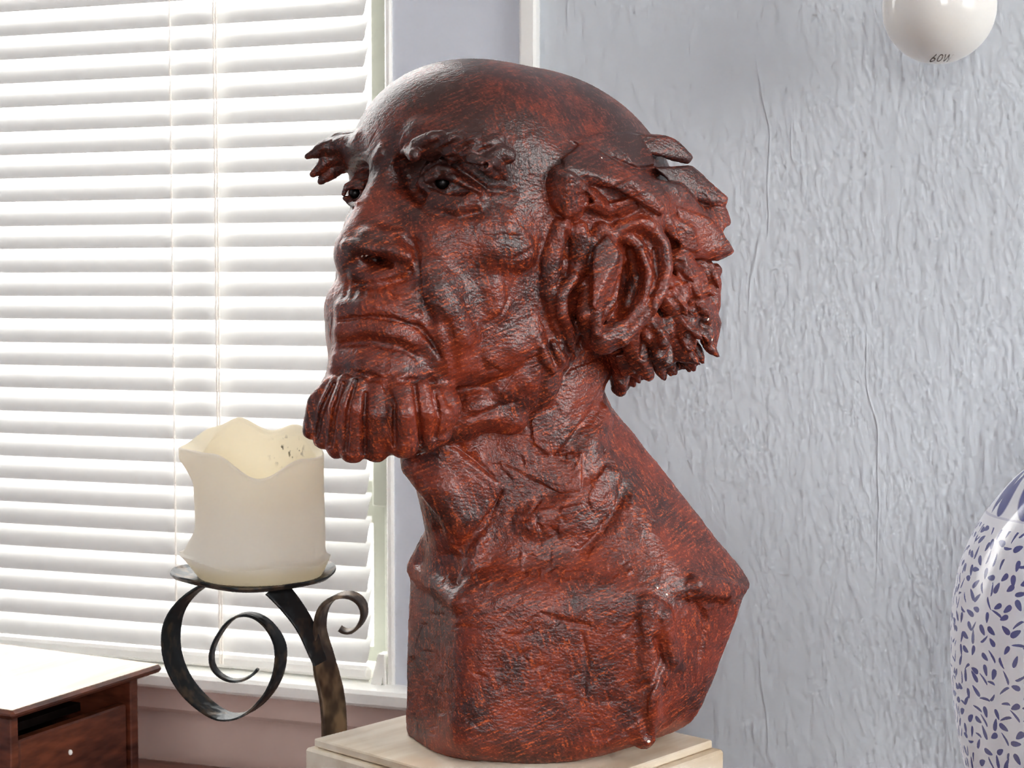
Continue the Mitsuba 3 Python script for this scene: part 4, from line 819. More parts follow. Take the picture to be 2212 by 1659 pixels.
def bust_tone(p, n, uv):
    x, y, z = p.x * 1000, (p.y - 1.0) * 1000, (p.z - EYE) * 1000
    a = fbm(x * 0.045, y * 0.045, z * 0.045, 4)
    sa = fbm(x * 0.10 + z * 0.05, y * 0.2, z * 0.8 - x * 0.33, 3)     # brush strokes, in two directions
    sb = fbm(x * 0.75 + z * 0.22, y * 0.6, z * 0.10 - x * 0.05, 3)
    s = dr.lerp(sa, sb, smoothstep(0.44, 0.56, fbm(x * 0.028 + 9, y * 0.028, z * 0.028, 2)))
    g = fbm(x * 1.1, y * 1.1, z * 1.1, 3)
    low_ = smoothstep(75.0, 30.0, z)                                # darker and browner towards the bald crown
    c = mix(srgb(50, 21, 18), srgb(122, 42, 22), smoothstep(0.34, 0.66, 0.45 * a + 0.27 * s + 0.28 * g - 0.10 + 0.12 * low_))
    c = mix(c, srgb(196, 92, 46), (0.15 + 0.6 * low_) * smoothstep(0.53, 0.76, 0.5 * s + 0.5 * g))
    for cx_, cy_, cz_, cr_ in CHIPS:                                # bare white chips in the paint
        q = dr.sqrt(dr.square(x - cx_) + dr.square(y - cy_) + dr.square(z - cz_)) + 1.2 * (g - 0.5)
        c = mix(c, srgb(236, 226, 214), smoothstep(cr_ * 1.1, cr_ * 0.7, q))
    return c
def bust_relief(p, n, uv):
    x, y, z = p.x * 1000, (p.y - 1.0) * 1000, (p.z - EYE) * 1000
    return 0.00036 * fbm(x * 0.5 + z * .2, y * 0.5, z * 0.9, 3) + 0.00022 * fbm(x * 2.4 + z * 0.8, y * 2.0, z * 0.7 - x * 0.5, 2)
mat('mat_bust', proc(bust_tone), 0.36, 0.5, proc(bust_relief, 3e-4), 1.0, two=False, clearcoat=0.35, clearcoat_gloss=0.75, sheen=0.2)
mat('mat_pupil', srgb(16, 12, 12), 0.35, 0.5, two=False)

VN = normals(V, F)
VW = V / 1000.0 + BUST_AT
names = {v: k for k, v in PART.items()}
FL = np.sort(LAB[F], axis=1)[:, 1]
for q in sorted(set(FL.tolist())):
    f = F[FL == q]
    u, inv = np.unique(f, return_inverse=True)
    path = meshkit.write_ply(trimesh.Trimesh(VW[u], inv.reshape(-1, 3), process=False), normals=VN[u]) 
    scene['bust__' + names[q]] = {'type': 'ply', 'filename': path, 'face_normals': False, 'bsdf': {'type': 'ref', 'id': 'mat_bust'}}
for key, (a_, b_, c_), r_ in PUPILS:                                # dark pupils deep in the eye sockets
    m = trimesh.creation.icosphere(3, r_ / 1000); m.apply_translation(np.array([a_, b_, c_]) / 1000 + BUST_AT)
    obj(key, m, 'mat_pupil', label='black pupil', smooth=True)
tag('bust', 'large reddish-brown clay bust of a balding bearded man standing on a pale wooden box', 'sculpture')
# ---------------------------------------------------------------- window: sash, casing, sill, apron
def on_wall(px, py, n):
    """The point of the plane n metres in front of the window wall that the photograph's pixel shows."""
    a = at(px, py, 1.0) - np.array([0, 0, EYE]); o = np.array([0, 0, EYE])
    s_ = ((W(0, n, 0) - o) @ WN) / (a @ WN)
    return o + a * s_
def rz(p):
    return float((p - WO) @ WR), float(p[2])

z_sill = rz(on_wall(570, 1509, 0.03))[1]
z_apron = rz(on_wall(330, 1536, 0.012))[1]
obj('window_1', None or cat_([wbox(WIN[0], WIN[0] + 0.05, -0.075, -0.045, WIN[2], WIN[3]), wbox(WIN[1] - 0.034, WIN[1], -0.075, -0.045, WIN[2], WIN[3]),
    wbox(WIN[0], WIN[1], -0.075, -0.045, WIN[3] - 0.05, WIN[3]), wbox(WIN[0], WIN[1], -0.075, -0.045, WIN[2], WIN[2] + 0.05)]), 'mat_cream_paint', kind='structure', label='cream painted window frame behind the white blind')
obj('window_1__stop', wbox(WIN[1] - 0.0145, WIN[1], -0.045, -0.028, WIN[2], WIN[3], 0.002), 'mat_cream_paint')
obj('window_1__stop', wbox(WIN[1] - 0.019, WIN[1] - 0.0145, -0.045, -0.036, WIN[2], WIN[3], 0.001), 'mat_cream_paint')
zr = rz(on_wall(810, 1094, -0.03))[1]
obj('window_1__sash', wbox(WIN[1] - 0.026, WIN[1] - 0.006, -0.045, -0.024, zr, WIN[3], 0.002), 'mat_cream_paint')
obj('window_1__meeting_rail', wbox(WIN[0] + 0.02, WIN[1] - 0.01, -0.09, -0.06, zr - 0.02, zr + 0.02, 0.002), 'mat_cream_paint')
obj('window_1__casing', wbox(WIN[1], 0.0, -0.03, 0.004, WIN[2], WIN[3], 0.0015), 'mat_white_paint')
obj('window_1__sill', wbox(WIN[0] - 0.05, 0.045, -0.10, 0.030, z_sill, z_sill + 0.014, 0.003), 'mat_white_paint', label='white window sill')
obj('window_1__apron', wbox(WIN[0] - 0.03, 0.02, -0.001, 0.014, z_apron, z_sill, 0.004), 'mat_lilac_wall')

# ---------------------------------------------------------------- the blind: every slat its own part
scene['mat_slat'] = {'type': 'principledthin', 'base_color': rgb(0.71, 0.71, 0.70), 'roughness': 0.35, 'diff_trans': 0.035, 'spec_trans': 0.0}
mat('mat_cord', srgb(250, 246, 238), 0.7, 0.2)
NB = -0.010                                                         # the plane of the slats
r_end = rz(on_wall(798, 800, NB))[0]
SL_W, SL_T = 0.025, math.radians(59)
def slat_mesh(r0, r1):
    m, rows = 9, []
    for i in range(m):
        t = i / (m - 1) - 0.5
        bow = 0.0024 * (1 - 4 * t * t)
        a, b = t * SL_W, bow
        n_ = -(a * math.cos(SL_T)) + b * math.sin(SL_T)
        z_ = a * math.sin(SL_T) + b * math.cos(SL_T)
        rows.append((n_, z_))
    rs = np.r_[np.linspace(r0, r1 - 0.004, 12), r1 - 0.0015, r1]
    v = np.array([[WR * r + WN * n_ * 1.0 + WZ * z_ for n_, z_ in rows] for r in rs]).reshape(-1, 3)
    # clipped corners at the end
    v = v.reshape(len(rs), m, 3)
    v[-1, 0] = v[-2, 0]; v[-1, -1] = v[-2, -1]
    f = [[i * m + j, (i + 1) * m + j, (i + 1) * m + j + 1, i * m + j + 1] for i in range(len(rs) - 1) for j in range(m - 1)]
    return trimesh.Trimesh(*meshkit.arrays((v.reshape(-1, 3), np.array(f)))[:2], process=False)
slat = mikit.ply(slat_mesh(WIN[0] + 0.006, r_end), 'mat_slat', smooth=True)
low = SL_W / 2 * math.sin(SL_T)
tag('window_blind', 'white horizontal slatted blind with thin cords hanging in the window', 'blind')
k, zs = -22, []
while True:
    y = 56.3 + 54.06 * k - 0.091 * k * k * (1 if k > 0 else 0)
    z = rz(on_wall(440, y, NB))[1] + low
    if z - low < z_sill + 0.026: break
    if z < WIN[3] - 0.04:
        name = 'window_blind__slat' + ('_%03d' % len(zs) if zs else '')
        j = rng.normal(0, 0.0006)
        scene[name] = {**slat, 'to_world': T().translate(list(WO + WN * NB + WZ * (z + j * 0.5)))}
        zs.append(z)
    k += 1
obj('window_blind__head_rail', wbox(WIN[0] + 0.004, r_end, NB - 0.013, NB + 0.013, WIN[3] - 0.028, WIN[3] - 0.001, 0.002), 'mat_white_paint')
zb = z_sill + 0.0195
obj('window_blind__bottom_rail', wbox(WIN[0] + 0.006, r_end + 0.004, NB - 0.012, NB + 0.012, zb - 0.004, zb + 0.008, 0.003), 'mat_white_paint')
def cord(px, py, n, rad=0.0008):
    r = rz(on_wall(px, py, n))[0]
    m = trimesh.creation.cylinder(rad, segment=[W(r, n, zb), W(r, n, WIN[3] - 0.02)], sections=8)
    return m
for px in (374, -260):
    for n_ in (NB + 0.0085, NB - 0.0125):
        obj('window_blind__ladder_cord', cord(px, 700, n_), 'mat_cord')
for i, px in enumerate((467.5, 473)):
    obj('window_blind__pull_cord', cord(px, 700, NB + 0.013, 0.0009), 'mat_cord')
# the bracket that holds the lower end of the blind
r_b = rz(on_wall(816, 1480, 0.0))[0]
zt, z0 = rz(on_wall(822, 1410, 0))[1], rz(on_wall(822, 1498, 0))[1]
pl = trimesh.creation.extrude_polygon(sg.Polygon([(-0.006, 0), (0.010, 0), (0.0085, zt - z0), (0.003, zt - z0)]).difference(sg.Polygon([(0.0052, 0.004), (0.0086, 0.004), (0.0071, 0.016)])), 0.012, engine='earcut')
v = pl.vertices; pl.vertices = np.array([W(r_b + a, 0.004 - 0.010 + c, z0 + b) for a, b, c in v]); pl.fix_normals()
obj('window_blind__bracket', pl, 'mat_white_paint')

# ---------------------------------------------------------------- table under everything
def wood_fn(dark, light, ax, sc, off=0.0):
    def fn(p, n, uv):
        a = p.x * ax[0] + p.y * ax[1]; b = p.x * -ax[1] + p.y * ax[0]
        w = fbm(a * sc * 0.12 + off, b * sc + p.z * sc, off, 4)
        g = fbm(a * sc * 0.6, b * sc * 7 + p.z * sc * 7, off + 3, 2)
        return mix(dark, light, smoothstep(0.25, 0.75, 0.7 * w + 0.3 * g))
    return proc(fn)
mat('mat_dark_wood', wood_fn(srgb(52, 28, 22), srgb(88, 48, 36), (0.943, -0.332), 40), 0.3, 0.5)
z_t = rz(on_wall(400, 1645, 0.03))[1]
tag('table', 'dark brown wooden table edge below the window behind the small cabinet', 'table')
obj('table__top', wbox(-0.75, 0.95, 0.03, 0.62, z_t - 0.028, z_t, 0.004), 'mat_dark_wood')
for a, b in ((-0.72, 0.05), (0.88, 0.05), (-0.72, 0.55), (0.88, 0.55)):
    obj('table__leg', wbox(a, a + 0.05, b, b + 0.05, 0, z_t - 0.028, 0.004), 'mat_dark_wood')

# ---------------------------------------------------------------- pale wooden box under the bust, a thin board on top
Z_BOX = EYE - 0.277
bl, bb, br = np.array([-0.1217, 1.009]), np.array([-0.0113, 1.129]), np.array([0.1406, 1.025])
ex = (bb - bl) / np.linalg.norm(bb - bl); ey = np.array([-ex[1], ex[0]])
ex3, ey3 = np.array([*ex, 0]), np.array([*ey, 0])
# axes: ex along the left-back edge, -ey along the back-right edge
def box_on(c0, u0, u1, v0, v1, z0, z1, bevel):
    o = np.array([*bl, 0]) + ex3 * u0 + -ey3 * v0
    return frame_box(o + WZ * z0, [ex3, -ey3, WZ], (u1 - u0, v1 - v0, z1 - z0), bevel)
Lu = np.linalg.norm(bb - bl); Lv = float((br - bb) @ -ey)
def pale(p, n, uv):
    a = p.x * ex[0] + p.y * ex[1]; b = p.x * -ex[1] + p.y * ex[0]
    w = fbm(a * 9, b * 70, p.z * 60, 4)
    blot = fbm(a * 30, b * 30, p.z * 30, 3)
    c = mix(srgb(196, 178, 152), srgb(226, 216, 198), smoothstep(0.3, 0.7, 0.6 * w + 0.4 * blot))
    c = mix(c, srgb(186, 152, 116), 0.55 * smoothstep(0.62, 0.75, fbm(a * 12 + 5, b * 30, p.z * 18, 3)))
    return mix(c, srgb(60, 46, 36), 0.8 * smoothstep(0.78, 0.84, fbm(a * 60, b * 60, p.z * 160, 2)))
mat('mat_pale_wood', proc(pale), 0.55, 0.3, proc(lambda p, n, uv: 0.0005 * fbm(p.x * 160, p.y * 160, p.z * 160, 3), 5e-4), 1.0)
mat('mat_raw_edge', wood_fn(srgb(176, 134, 98), srgb(214, 184, 148), (ex[0], ex[1]), 30), 0.6, 0.3)
tag('wooden_box', 'pale paint-worn wooden box with a thin board on top carrying the bust', 'box')
obj('wooden_box__body', box_on(0, -0.004, Lu + 0.004, -0.004, Lv + 0.006, z_t, Z_BOX - 0.0056, 0.0015), 'mat_pale_wood')
obj('wooden_box__top_board', box_on(0, 0, Lu, 0, Lv, Z_BOX - 0.005, Z_BOX, 0.0008), 'mat_pale_wood')

# ---------------------------------------------------------------- pale blue cup on the box, behind the bust
mat('mat_blue_cup', srgb(150, 178, 214), 0.3, 0.5)
tc = 0.277 / ((1574 - 619.4) / 3600) + 0.008
cx = at(1472, 1574, tc)[0]
cup = lathe([(0, 0), (0.0078, 0), (0.0082, 0.0006), (0.0092, 0.016), (0.0086, 0.0162), (0.0076, 0.0012), (0, 0.001)], 48)
cup.apply_translation([cx - 0.0045, tc, Z_BOX])
obj('cup', cup, 'mat_blue_cup', 'small pale blue cup on the wooden box half hidden behind the bust', 'cup', smooth=40)

# ---------------------------------------------------------------- candle and iron holder
YC = 1.12
cc = at(562, 1262, YC)                                              # middle of the dish
px_c = YC / 3600
def px3(x, y, dy=0.0):
    return at(x, y, YC + dy)
mat('mat_iron', proc(lambda p, n, uv: mix(srgb(46, 50, 52), srgb(92, 78, 64), smoothstep(0.45, 0.75, fbm(p.x * 160, p.y * 160, p.z * 90, 3)))), 0.38, 0.5, proc(lambda p, n, uv: 0.0009 * fbm(p.x * 220, p.y * 220, p.z * 220, 2), 5e-4), 1.0, metallic=0.7)
mat('mat_iron_brown', proc(lambda p, n, uv: mix(srgb(58, 44, 34), srgb(120, 100, 78), smoothstep(0.4, 0.75, fbm(p.x * 130, p.y * 130, p.z * 60, 3)))), 0.4, 0.5, metallic=0.4)
tag('candle_holder', 'forged iron candle holder with scrolled legs left of the bust', 'candle holder')
dish = lathe([(0, 0.0), (0.046, 0.0), (0.053, 0.0022), (0.0556, 0.0045), (0.0552, 0.0055), (0.052, 0.0036), (0.046, 0.0014), (0, 0.0014)], 96)
a_ = np.arctan2(dish.vertices[:, 1], dish.vertices[:, 0]); rr_ = np.hypot(dish.vertices[:, 0], dish.vertices[:, 1])
dish.vertices[:, 2] += 0.0016 * np.sin(2 * a_ + 0.7) * (rr_ / 0.055) ** 2 + 0.0008 * np.sin(5 * a_) * (rr_ / 0.055) ** 4
zd = at(548, 1250, YC)[2]
cdish = np.array([at(548, 1250, YC)[0], YC, zd])
dish.apply_translation(cdish)
obj('candle_holder__dish', dish, 'mat_iron', smooth=50)
sp = [(438, 1266), (405, 1291), (378, 1330), (369, 1377), (378, 1435), (405, 1485), (444, 1524), (488, 1547), (527, 1543), (563, 1518), (590, 1482), (606, 1430), (604, 1391), (588, 1360), (566, 1338), (535, 1327), (507, 1334), (477, 1366), (459, 1405), (461, 1440), (478, 1460), (505, 1470), (535, 1464), (557, 1445)]
P3 = spline([px3(x, y, -0.012 + 0.010 * i / len(sp)) for i, (x, y) in enumerate(sp)], 150)
u_ = np.linspace(0, 1, 150)
ww = np.interp(u_, [0, 0.12, 0.45, 0.62, 0.8, 1], [0.014, 0.019, 0.018, 0.014, 0.009, 0.006])
wx = np.interp(u_, [0, 0.12, 0.3, 0.45, 0.6, 0.75, 1], [0.40, 0.48, 0.45, 0.30, 0.40, 0.22, 0.15])
obj('candle_holder__scroll', ribbon(P3, np.stack([wx, np.sqrt(1 - wx ** 2), 0 * wx], 1), ww, 0.0019), 'mat_iron', smooth=40)
lg = [(734, 1357), (745, 1363), (760, 1363), (779, 1347), (787, 1319), (776, 1296), (752, 1285), (722, 1291), (700, 1312), (692, 1340), (691, 1372), (697, 1412), (704, 1449), (714, 1490), (720, 1532), (722, 1580), (721, 1630)]
q3 = [px3(x, y, -0.004) for x, y in lg]
q3 += [np.array([q3[-1][0], q3[-1][1], z_t + 0.02]), np.array([q3[-1][0] + 0.004, q3[-1][1] - 0.002, z_t + 0.0016])]
P3 = spline(q3, 150)
t_ = np.linspace(0, 1, 150)
wd = np.stack([np.interp(t_, [0, 0.30, 0.42, 1], [0.12, 0.30, 0.80, 0.85]), np.interp(t_, [0, 0.30, 0.42, 1], [0.99, 0.95, 0.6, 0.5]), 0 * t_], 1)
obj('candle_holder__leg', ribbon(P3, wd, np.interp(t_, [0, 0.2, 0.45, 1], [0.011, 0.018, 0.0180, 0.0165]), np.interp(t_, [0, 0.3, 0.5, 1], [0.0022, 0.0035, 0.006, 0.006])), 'mat_iron_brown', smooth=40)
ar = [(592, 1266), (614, 1290), (638, 1320), (660, 1355), (677, 1395), (692, 1432)]
P3 = spline([px3(x, y, -0.012) for x, y in ar], 40)
obj('candle_holder__arm', ribbon(P3, [0.85, 0.5, 0.15], np.linspace(0.0165, 0.010, 40), 0.0035), 'mat_iron', smooth=40)
# wax candle: wavy burnt rim, hollow top, melted skirt
scene['mat_wax'] = {'type': 'principledthin', 'base_color': proc(lambda p, n, uv: mix(srgb(252, 249, 243), srgb(238, 226, 194), 0.75 * smoothstep(0.012, 0.0, p.z - float(zd) - 0.006))), 'roughness': 0.28, 'diff_trans': 1.15, 'spec_trans': 0.0}
def soot(p, n, uv):
    q = smoothstep(0.62, 0.72, fbm(p.x * 420, p.y * 420, p.z * 260, 3))
    dx, dz = (p.x - float(at(606, 985, YC)[0])) / 0.017, (p.z - float(at(606, 985, YC)[2])) / 0.014
    return mix(srgb(250, 243, 222), srgb(70, 66, 44), 0.8 * q * smoothstep(1.0, 0.3, dr.sqrt(dx * dx + dz * dz)))
scene['mat_wax_inner'] = {'type': 'principledthin', 'base_color': proc(soot), 'roughness': 0.4, 'diff_trans': 0.6, 'spec_trans': 0.0}
R_c = 140 * px_c
NT = 160
th = np.linspace(0, 2 * math.pi, NT, endpoint=False)              # 0 = right, -90 deg = towards the camera
front = np.interp(np.cos(th), [-1, -0.75, -0.5, -0.3, 0.05, 0.3, 0.55, 0.7, 1], [975, 979, 980, 997, 1030, 1026, 1002, 992, 994])
back = np.interp(np.cos(th), [-1, -0.9, -0.45, -0.1, 0.1, 0.45, 0.7, 1], [975, 945, 918, 946, 952, 934, 950, 994])
w_ = 0.5 - 0.5 * np.sin(th)
w_ = np.clip((w_ - 0.5) * 6 + 0.5, 0, 1)
rim_y = front * w_ + back * (1 - w_)
rim_y = np.real(np.fft.ifft(np.fft.fft(rim_y) * (np.abs(np.fft.fftfreq(NT) * NT) < 14)))
zrim = (1256 - rim_y) * px_c
zw = zd + 0.0016
prof = []
for s_ in np.r_[np.linspace(0, 0.26, 34), np.linspace(0.28, 1, 30)]:
    h = s_ * zrim
    flare = 0.010 * np.exp(-((th - math.pi) / 0.42) ** 2) * np.clip((s_ - 0.72) / 0.2, 0, 1) ** 1.3
    side = np.exp(-((th - math.pi) / 0.75) ** 2)
    top_ = 0.0125 + 0.006 * side + 0.0012 * np.sin(5 * th + 1)          # the spilled wax ends in a thin overhanging edge
    skirt = np.where(h < top_, -0.0025 + (0.0062 + 0.0062 * side) * np.clip(h / top_, 0, 1) ** 0.8, (0.003 + 0.004 * side) * np.exp(-((h - top_) / (0.0016 + 0.004 * side))))
    lump = (0.004 * np.exp(-((th - 3.35) / 0.3) ** 2) + 0.002 * np.exp(-((th - 3.9) / 0.2) ** 2)) * np.exp(-((h - 0.022) / 0.008) ** 2)
    R = R_c * (0.985 + 0.02 * s_) + flare + skirt + lump - 0.0035 * (h < 0.0001) + 0.0006 * np.sin(3 * th + 5 * s_)
    prof.append((R, h))
nout = len(prof)
prof.append((prof[-1][0] - 0.0012, zrim + 0.0008))
prof.append((prof[-2][0] - 0.0035, zrim - 0.0002))
for s_ in np.linspace(0.06, 1, 16):
    prof.append(((R_c - 0.005) * (1 - 0.25 * s_ ** 2), zrim * (1 - s_) + 0.045 * s_))
rings = [np.stack([R * np.cos(th), R * np.sin(th), h], 1) for R, h in prof]
def ring_mesh(rings, cap0=None, cap1=None):
    v = np.concatenate(rings); n = NT; f = []
    for i in range(len(rings) - 1):
        j = np.arange(n); k_ = (j + 1) % n
        f += [np.stack([i * n + j, i * n + k_, (i + 1) * n + k_], 1), np.stack([i * n + j, (i + 1) * n + k_, (i + 1) * n + j], 1)]
    extra = []
    for cap, i, flip in ((cap0, 0, True), (cap1, len(rings) - 1, False)):
        if cap is not None:
            extra.append(cap); c = len(v) + len(extra) - 1; j = np.arange(n); k_ = (j + 1) % n
            t3 = np.stack([i * n + j, i * n + k_, np.full(n, c)], 1)
            f.append(t3[:, ::-1] if flip else t3)
    return trimesh.Trimesh(np.vstack([v] + [np.array(extra)] if extra else [v]), np.concatenate(f), process=False)
ccand = np.array([at(563, 1240, YC)[0], YC, zw])
tag('candle', 'thick cream pillar candle with a wavy burnt rim standing on the iron holder', 'candle')
m = ring_mesh(rings[:nout + 1], cap0=[0, 0, 0]); m.apply_translation(ccand)
obj('candle__wax_body', m, 'mat_wax', smooth=True)
m = ring_mesh(rings[nout:], cap1=[0, 0, 0.044]); m.apply_translation(ccand)
obj('candle__hollow', m, 'mat_wax_inner', smooth=True, label='hollow burnt inside of the candle with soot marks')
mat('mat_wick', srgb(28, 24, 20), 0.9, 0.1)
wk = spline([ccand + np.array([0, 0, 0.043]), ccand + np.array([0.001, 0, 0.050]), ccand + np.array([0.003, 0.001, 0.055])], 12)
obj('candle__wick', ribbon(wk, [0, 1, 0.01], 0.0018, 0.0018), 'mat_wick')

# ---------------------------------------------------------------- small dark cabinet
def walnut(p, n, uv):
    w = fbm(p.x * 60, p.y * 60, p.z * 200, 4)
    return mix(srgb(58, 28, 20), srgb(118, 62, 40), smoothstep(0.3, 0.75, 0.5 * w + 0.5 * fbm(p.x * 22, p.y * 22, p.z * 30, 3)))
mat('mat_walnut', proc(walnut), 0.32, 0.5)
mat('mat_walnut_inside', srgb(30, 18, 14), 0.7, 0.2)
mat('mat_top_glare', wood_fn(srgb(190, 166, 142), srgb(214, 196, 174), (0.452, 0.892), 28), 0.22, 0.9, clearcoat=1.0, clearcoat_gloss=0.8)  # glare of the blind painted into the top's colour as pale wood
mat('mat_white_dot', srgb(240, 240, 236), 0.5, 0.3)
c0, c1 = np.array([-0.3355, 1.10, 0]), np.array([-0.2645, 1.2405, 0])
kx = (c1 - c0) / np.linalg.norm(c1 - c0); ky = np.array([-kx[1], kx[0], 0])       # kx along the front to the far end, ky away from the front
Lk, Dk = np.linalg.norm(c1 - c0), 0.20
z_k = EYE - 0.2832
def kbox(a0, a1, b0, b1, z0, z1, bevel=0.0):
    return frame_box(c0 + kx * a0 + ky * b0 + WZ * z0, [kx, ky, WZ], (a1 - a0, b1 - b0, z1 - z0), bevel)
tag('small_cabinet', 'small dark brown wooden cabinet with glare painted on its top left of the candle', 'cabinet')
zc = z_k - 0.0062
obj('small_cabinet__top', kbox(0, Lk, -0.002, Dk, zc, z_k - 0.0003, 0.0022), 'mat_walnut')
obj('small_cabinet__top__painted_glare', kbox(0.002, Lk - 0.002, 0.0003, Dk - 0.002, z_k - 0.0008, z_k, 0.0002), 'mat_top_glare', label='top face coloured pale as window glare')  # plate added over the dark board to carry the painted glare
A1 = Lk - 0.024
obj('small_cabinet__side', kbox(0.002, 0.0095, 0.002, Dk - 0.01, z_t, zc, 0.0008), 'mat_walnut')
obj('small_cabinet__side', kbox(A1 - 0.0085, A1, 0.002, Dk - 0.01, z_t, zc, 0.0008), 'mat_walnut')
obj('small_cabinet__back', kbox(0.0095, A1 - 0.0085, Dk - 0.018, Dk - 0.01, z_t, zc), 'mat_walnut_inside')
obj('small_cabinet__base', kbox(0.0095, A1 - 0.0085, 0.002, Dk - 0.018, z_t, z_t + 0.006), 'mat_walnut')
obj('small_cabinet__shelf', kbox(0.0095, A1 - 0.0085, 0.05, Dk - 0.018, zc - 0.028, zc - 0.022), 'mat_walnut_inside')
zd0 = zc - 0.0175
obj('small_cabinet__drawer', kbox(0.0125, A1 - 0.010, 0.0045, 0.014, z_t + 0.008, zd0, 0.0012), 'mat_walnut', label='plain drawer front with a white spot')
dm = trimesh.creation.icosphere(3, 0.0016); dm.vertices *= [1, 1, 1.25]
xd = 0.062
dm.apply_translation(c0 + kx * xd + ky * 0.0042 + WZ * (EYE - (1640 - 619.4) / 3600 * (c0 + kx * xd)[1]))
obj('small_cabinet__drawer__knob', dm, 'mat_white_dot', label='small white pin knob')

# ---------------------------------------------------------------- blue and white vase
YV = 1.03
vx = at(2362, 1370, YV)[0]; pv = YV / 3600
zv = lambda y: at(2362, y, YV)[2]
prof = [(0, z_t), (0.050, z_t), (0.056, z_t + 0.002), (0.058, z_t + 0.006)]
body = [(1690, 262), (1640, 275), (1580, 287), (1500, 297), (1420, 302), (1350, 302), (1290, 297), (1230, 284), (1180, 266), (1130, 241), (1090, 214), (1050, 182), (1020, 152), (1000, 128), (985, 112), (970, 104), (940, 102), (925, 104)]
b3 = spline(np.array([[r * pv, zv(y)] for y, r in body]), 60)
prof += [tuple(q) for q in b3 if q[1] > z_t + 0.012]
zt_ = prof[-1][1]
prof += [(0.0315, zt_ + 0.001), (0.0275, zt_ + 0.0008), (0.027, zt_ - 0.012)]
lid = [(0.0255, zt_ - 0.010), (0.0255, zt_ + 0.001), (0.0345, zt_ + 0.0015), (0.036, zt_ + 0.004), (0.0335, zt_ + 0.012), (0.026, zt_ + 0.0195), (0.014, zt_ + 0.0245), (0.006, zt_ + 0.027), (0.0058, zt_ + 0.031), (0.009, zt_ + 0.035), (0.0088, zt_ + 0.040), (0.005, zt_ + 0.044), (0, zt_ + 0.045)]
zband, zline, zleaf = zv(1132), zv(1112), zv(1062)
VX, VY = float(vx), YV
def porcelain(p, n, uv):
    a = dr.atan2(p.y - VY, p.x - VX) * 0.083; v = mi.Float(p.z)
    su, sv = a / 0.0082, v / 0.0082
    ink = mi.Float(0)
    for i in (-1, 0, 1):
        for j in (-1, 0, 1):
            cx_, cy_ = dr.floor(su) + i, dr.floor(sv) + j
            ox, oy = cx_ + 0.2 + 0.6 * cell_rand(cx_, cy_, 1), cy_ + 0.2 + 0.6 * cell_rand(cx_, cy_, 2)
            t = cell_rand(cx_, cy_, 3) * 6.2832
            dx, dy = su - ox, sv - oy
            x_, y_ = dx * dr.cos(t) + dy * dr.sin(t), dy * dr.cos(t) - dx * dr.sin(t)
            L = 0.36 + 0.2 * cell_rand(cx_, cy_, 4)
            wv = 0.16 + 0.07 * cell_rand(cx_, cy_, 5)
            f = dr.sqrt(dr.maximum(0.0, 1 - dr.square(x_ / L))) * wv * (1 - 0.35 * x_ / L)
            half = dr.select(cell_rand(cx_, cy_, 6) > 0.6, dr.select(y_ > 0.02, 0.0, 1.0), 1.0)
            ink = dr.maximum(ink, smoothstep(0.03, -0.03, dr.abs(y_) - f) * half * dr.select(dr.abs(x_) < L, 1.0, 0.0))
    ink = dr.select(v > zband, 0.0, ink)
    line = smoothstep(0.0009, 0.0004, dr.abs(v - zline)) * 0.35
    # broad leaves on the shoulder
    k = a / 0.030 + (v - zleaf) * 22
    fx = k - dr.floor(k) - 0.5
    leaf = smoothstep(0.05, -0.05, dr.abs(fx) - 0.30 * dr.sqrt(dr.maximum(0.0, 1 - dr.square((v - zleaf) / 0.014))))
    leaf = dr.select(dr.abs(v - zleaf) < 0.014, leaf, 0.0)
    ring = smoothstep(0.0022, 0.0016, dr.abs(v - float(zt_) + 0.006))
    c = mix(srgb(222, 224, 232), srgb(58, 64, 132), dr.clip(dr.maximum(dr.maximum(ink, leaf), dr.maximum(line, ring)), 0, 1) * 0.92)
    return c
mat('mat_porcelain', proc(porcelain), 0.08, 0.5, clearcoat=1.0, clearcoat_gloss=0.95)
tag('vase', 'large white porcelain jar with small blue leaf marks at the right edge', 'vase')
m = lathe(prof, 160); m.apply_translation([vx, YV, 0]); obj('vase__body', m, 'mat_porcelain', smooth=40)
m = lathe(lid, 96); m.apply_translation([vx, YV, 0]); obj('vase__lid', m, 'mat_porcelain', smooth=40)

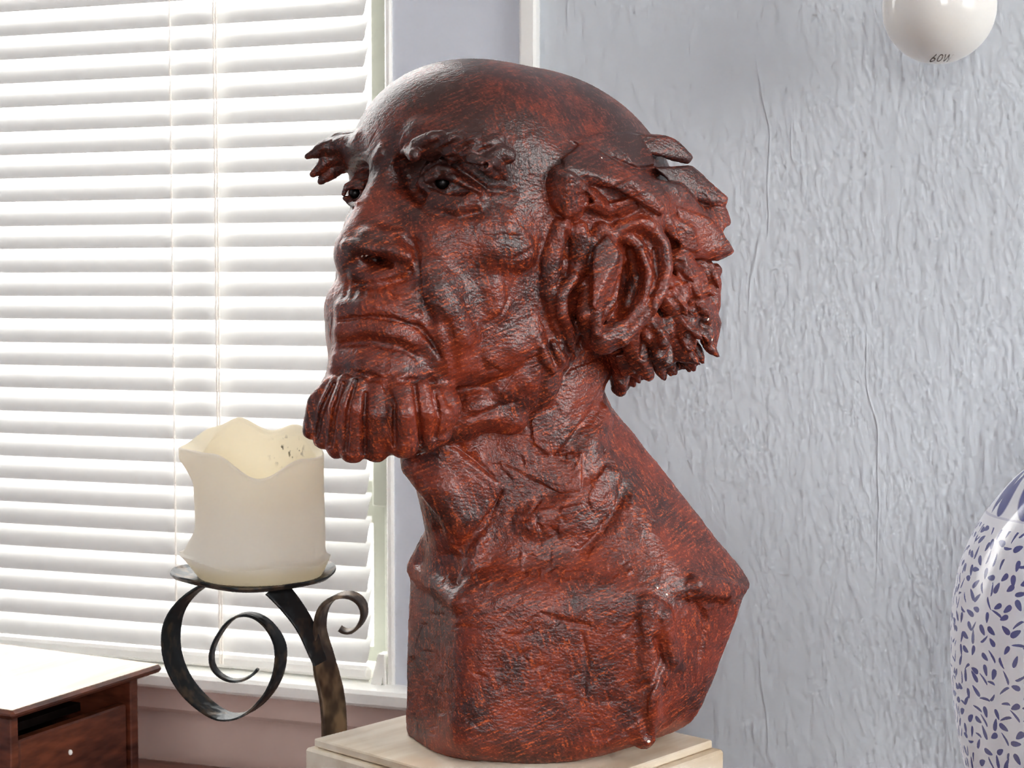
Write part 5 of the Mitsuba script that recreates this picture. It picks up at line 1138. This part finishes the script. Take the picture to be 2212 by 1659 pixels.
# ---------------------------------------------------------------- globe bulb
YG = 1.16
gc = at(2029, 16, YG); gr = 119 * YG / 3600
mat('mat_opal', srgb(232, 230, 224), 0.06, 0.5, clearcoat=1.0, clearcoat_gloss=0.98)
mat('mat_brass', srgb(190, 170, 120), 0.3, 0.5, metallic=1.0)
mat('mat_print', srgb(96, 84, 74), 0.6, 0.2)
pf = [(gr * math.sin(a), -gr * math.cos(a)) for a in np.linspace(0.0, 2.66, 60)]
pf += [(0.0155, gr * 1.02), (0.0135, gr * 1.14), (0.0132, gr * 1.3)]
m = lathe(pf, 128); m.apply_translation(gc)
tag('globe_bulb', 'white opal globe light bulb hanging at the top right', 'light bulb')
obj('globe_bulb__glass', m, 'mat_opal', smooth=True)
m = lathe([(0.0131, gr * 1.25), (0.0133, gr * 1.32), (0.0128, gr * 1.36), (0.0133, gr * 1.4), (0.0128, gr * 1.44), (0.0133, gr * 1.48), (0.0125, gr * 1.55), (0.006, gr * 1.66), (0, gr * 1.68)], 48); m.apply_translation(gc)
obj('globe_bulb__screw_base', m, 'mat_brass', smooth=40)
tm = meshkit.text_mesh('60W', 0.0105, 0.0003)
b = tm.bounds; tv = tm.vertices - [(b[0, 0] + b[1, 0]) / 2, 0, 0]
sx = 43 / 3600 * YG / (b[1, 0] - b[0, 0])
al = math.radians(79)                                             # how far below the bulb's front the print sits
ang = al - tv[:, 1] / gr; azi = (tv[:, 0] * sx) / (gr * math.cos(al) + 1e-6)
azi = np.arcsin(np.clip(tv[:, 0] * sx / (gr * np.cos(ang)), -0.98, 0.98))
rad = gr + 0.00004 + tv[:, 2] * 0.5
tm.vertices = gc + np.stack([rad * np.cos(ang) * np.sin(azi) - 0.0008, -rad * np.cos(ang) * np.cos(azi), -rad * np.sin(ang)], 1)
obj('globe_bulb__print', tm, 'mat_print', label='brown print reading 60W')
tag('lamp_cord', 'dark lamp holder and cord that the globe bulb hangs from above the frame', 'lamp holder')
mat('mat_black_plastic', srgb(30, 30, 30), 0.4, 0.4)
m = lathe([(0.0140, gr * 1.34), (0.017, gr * 1.36), (0.017, gr * 2.1), (0.012, gr * 2.3), (0.004, gr * 2.35), (0, gr * 2.35)], 48); m.apply_translation(gc)
obj('lamp_cord__holder', m, 'mat_black_plastic', smooth=40)
obj('lamp_cord__cord', trimesh.creation.cylinder(0.003, segment=[gc + [0, 0, gr * 2.3], [gc[0], gc[1], TALL]], sections=12), 'mat_black_plastic')
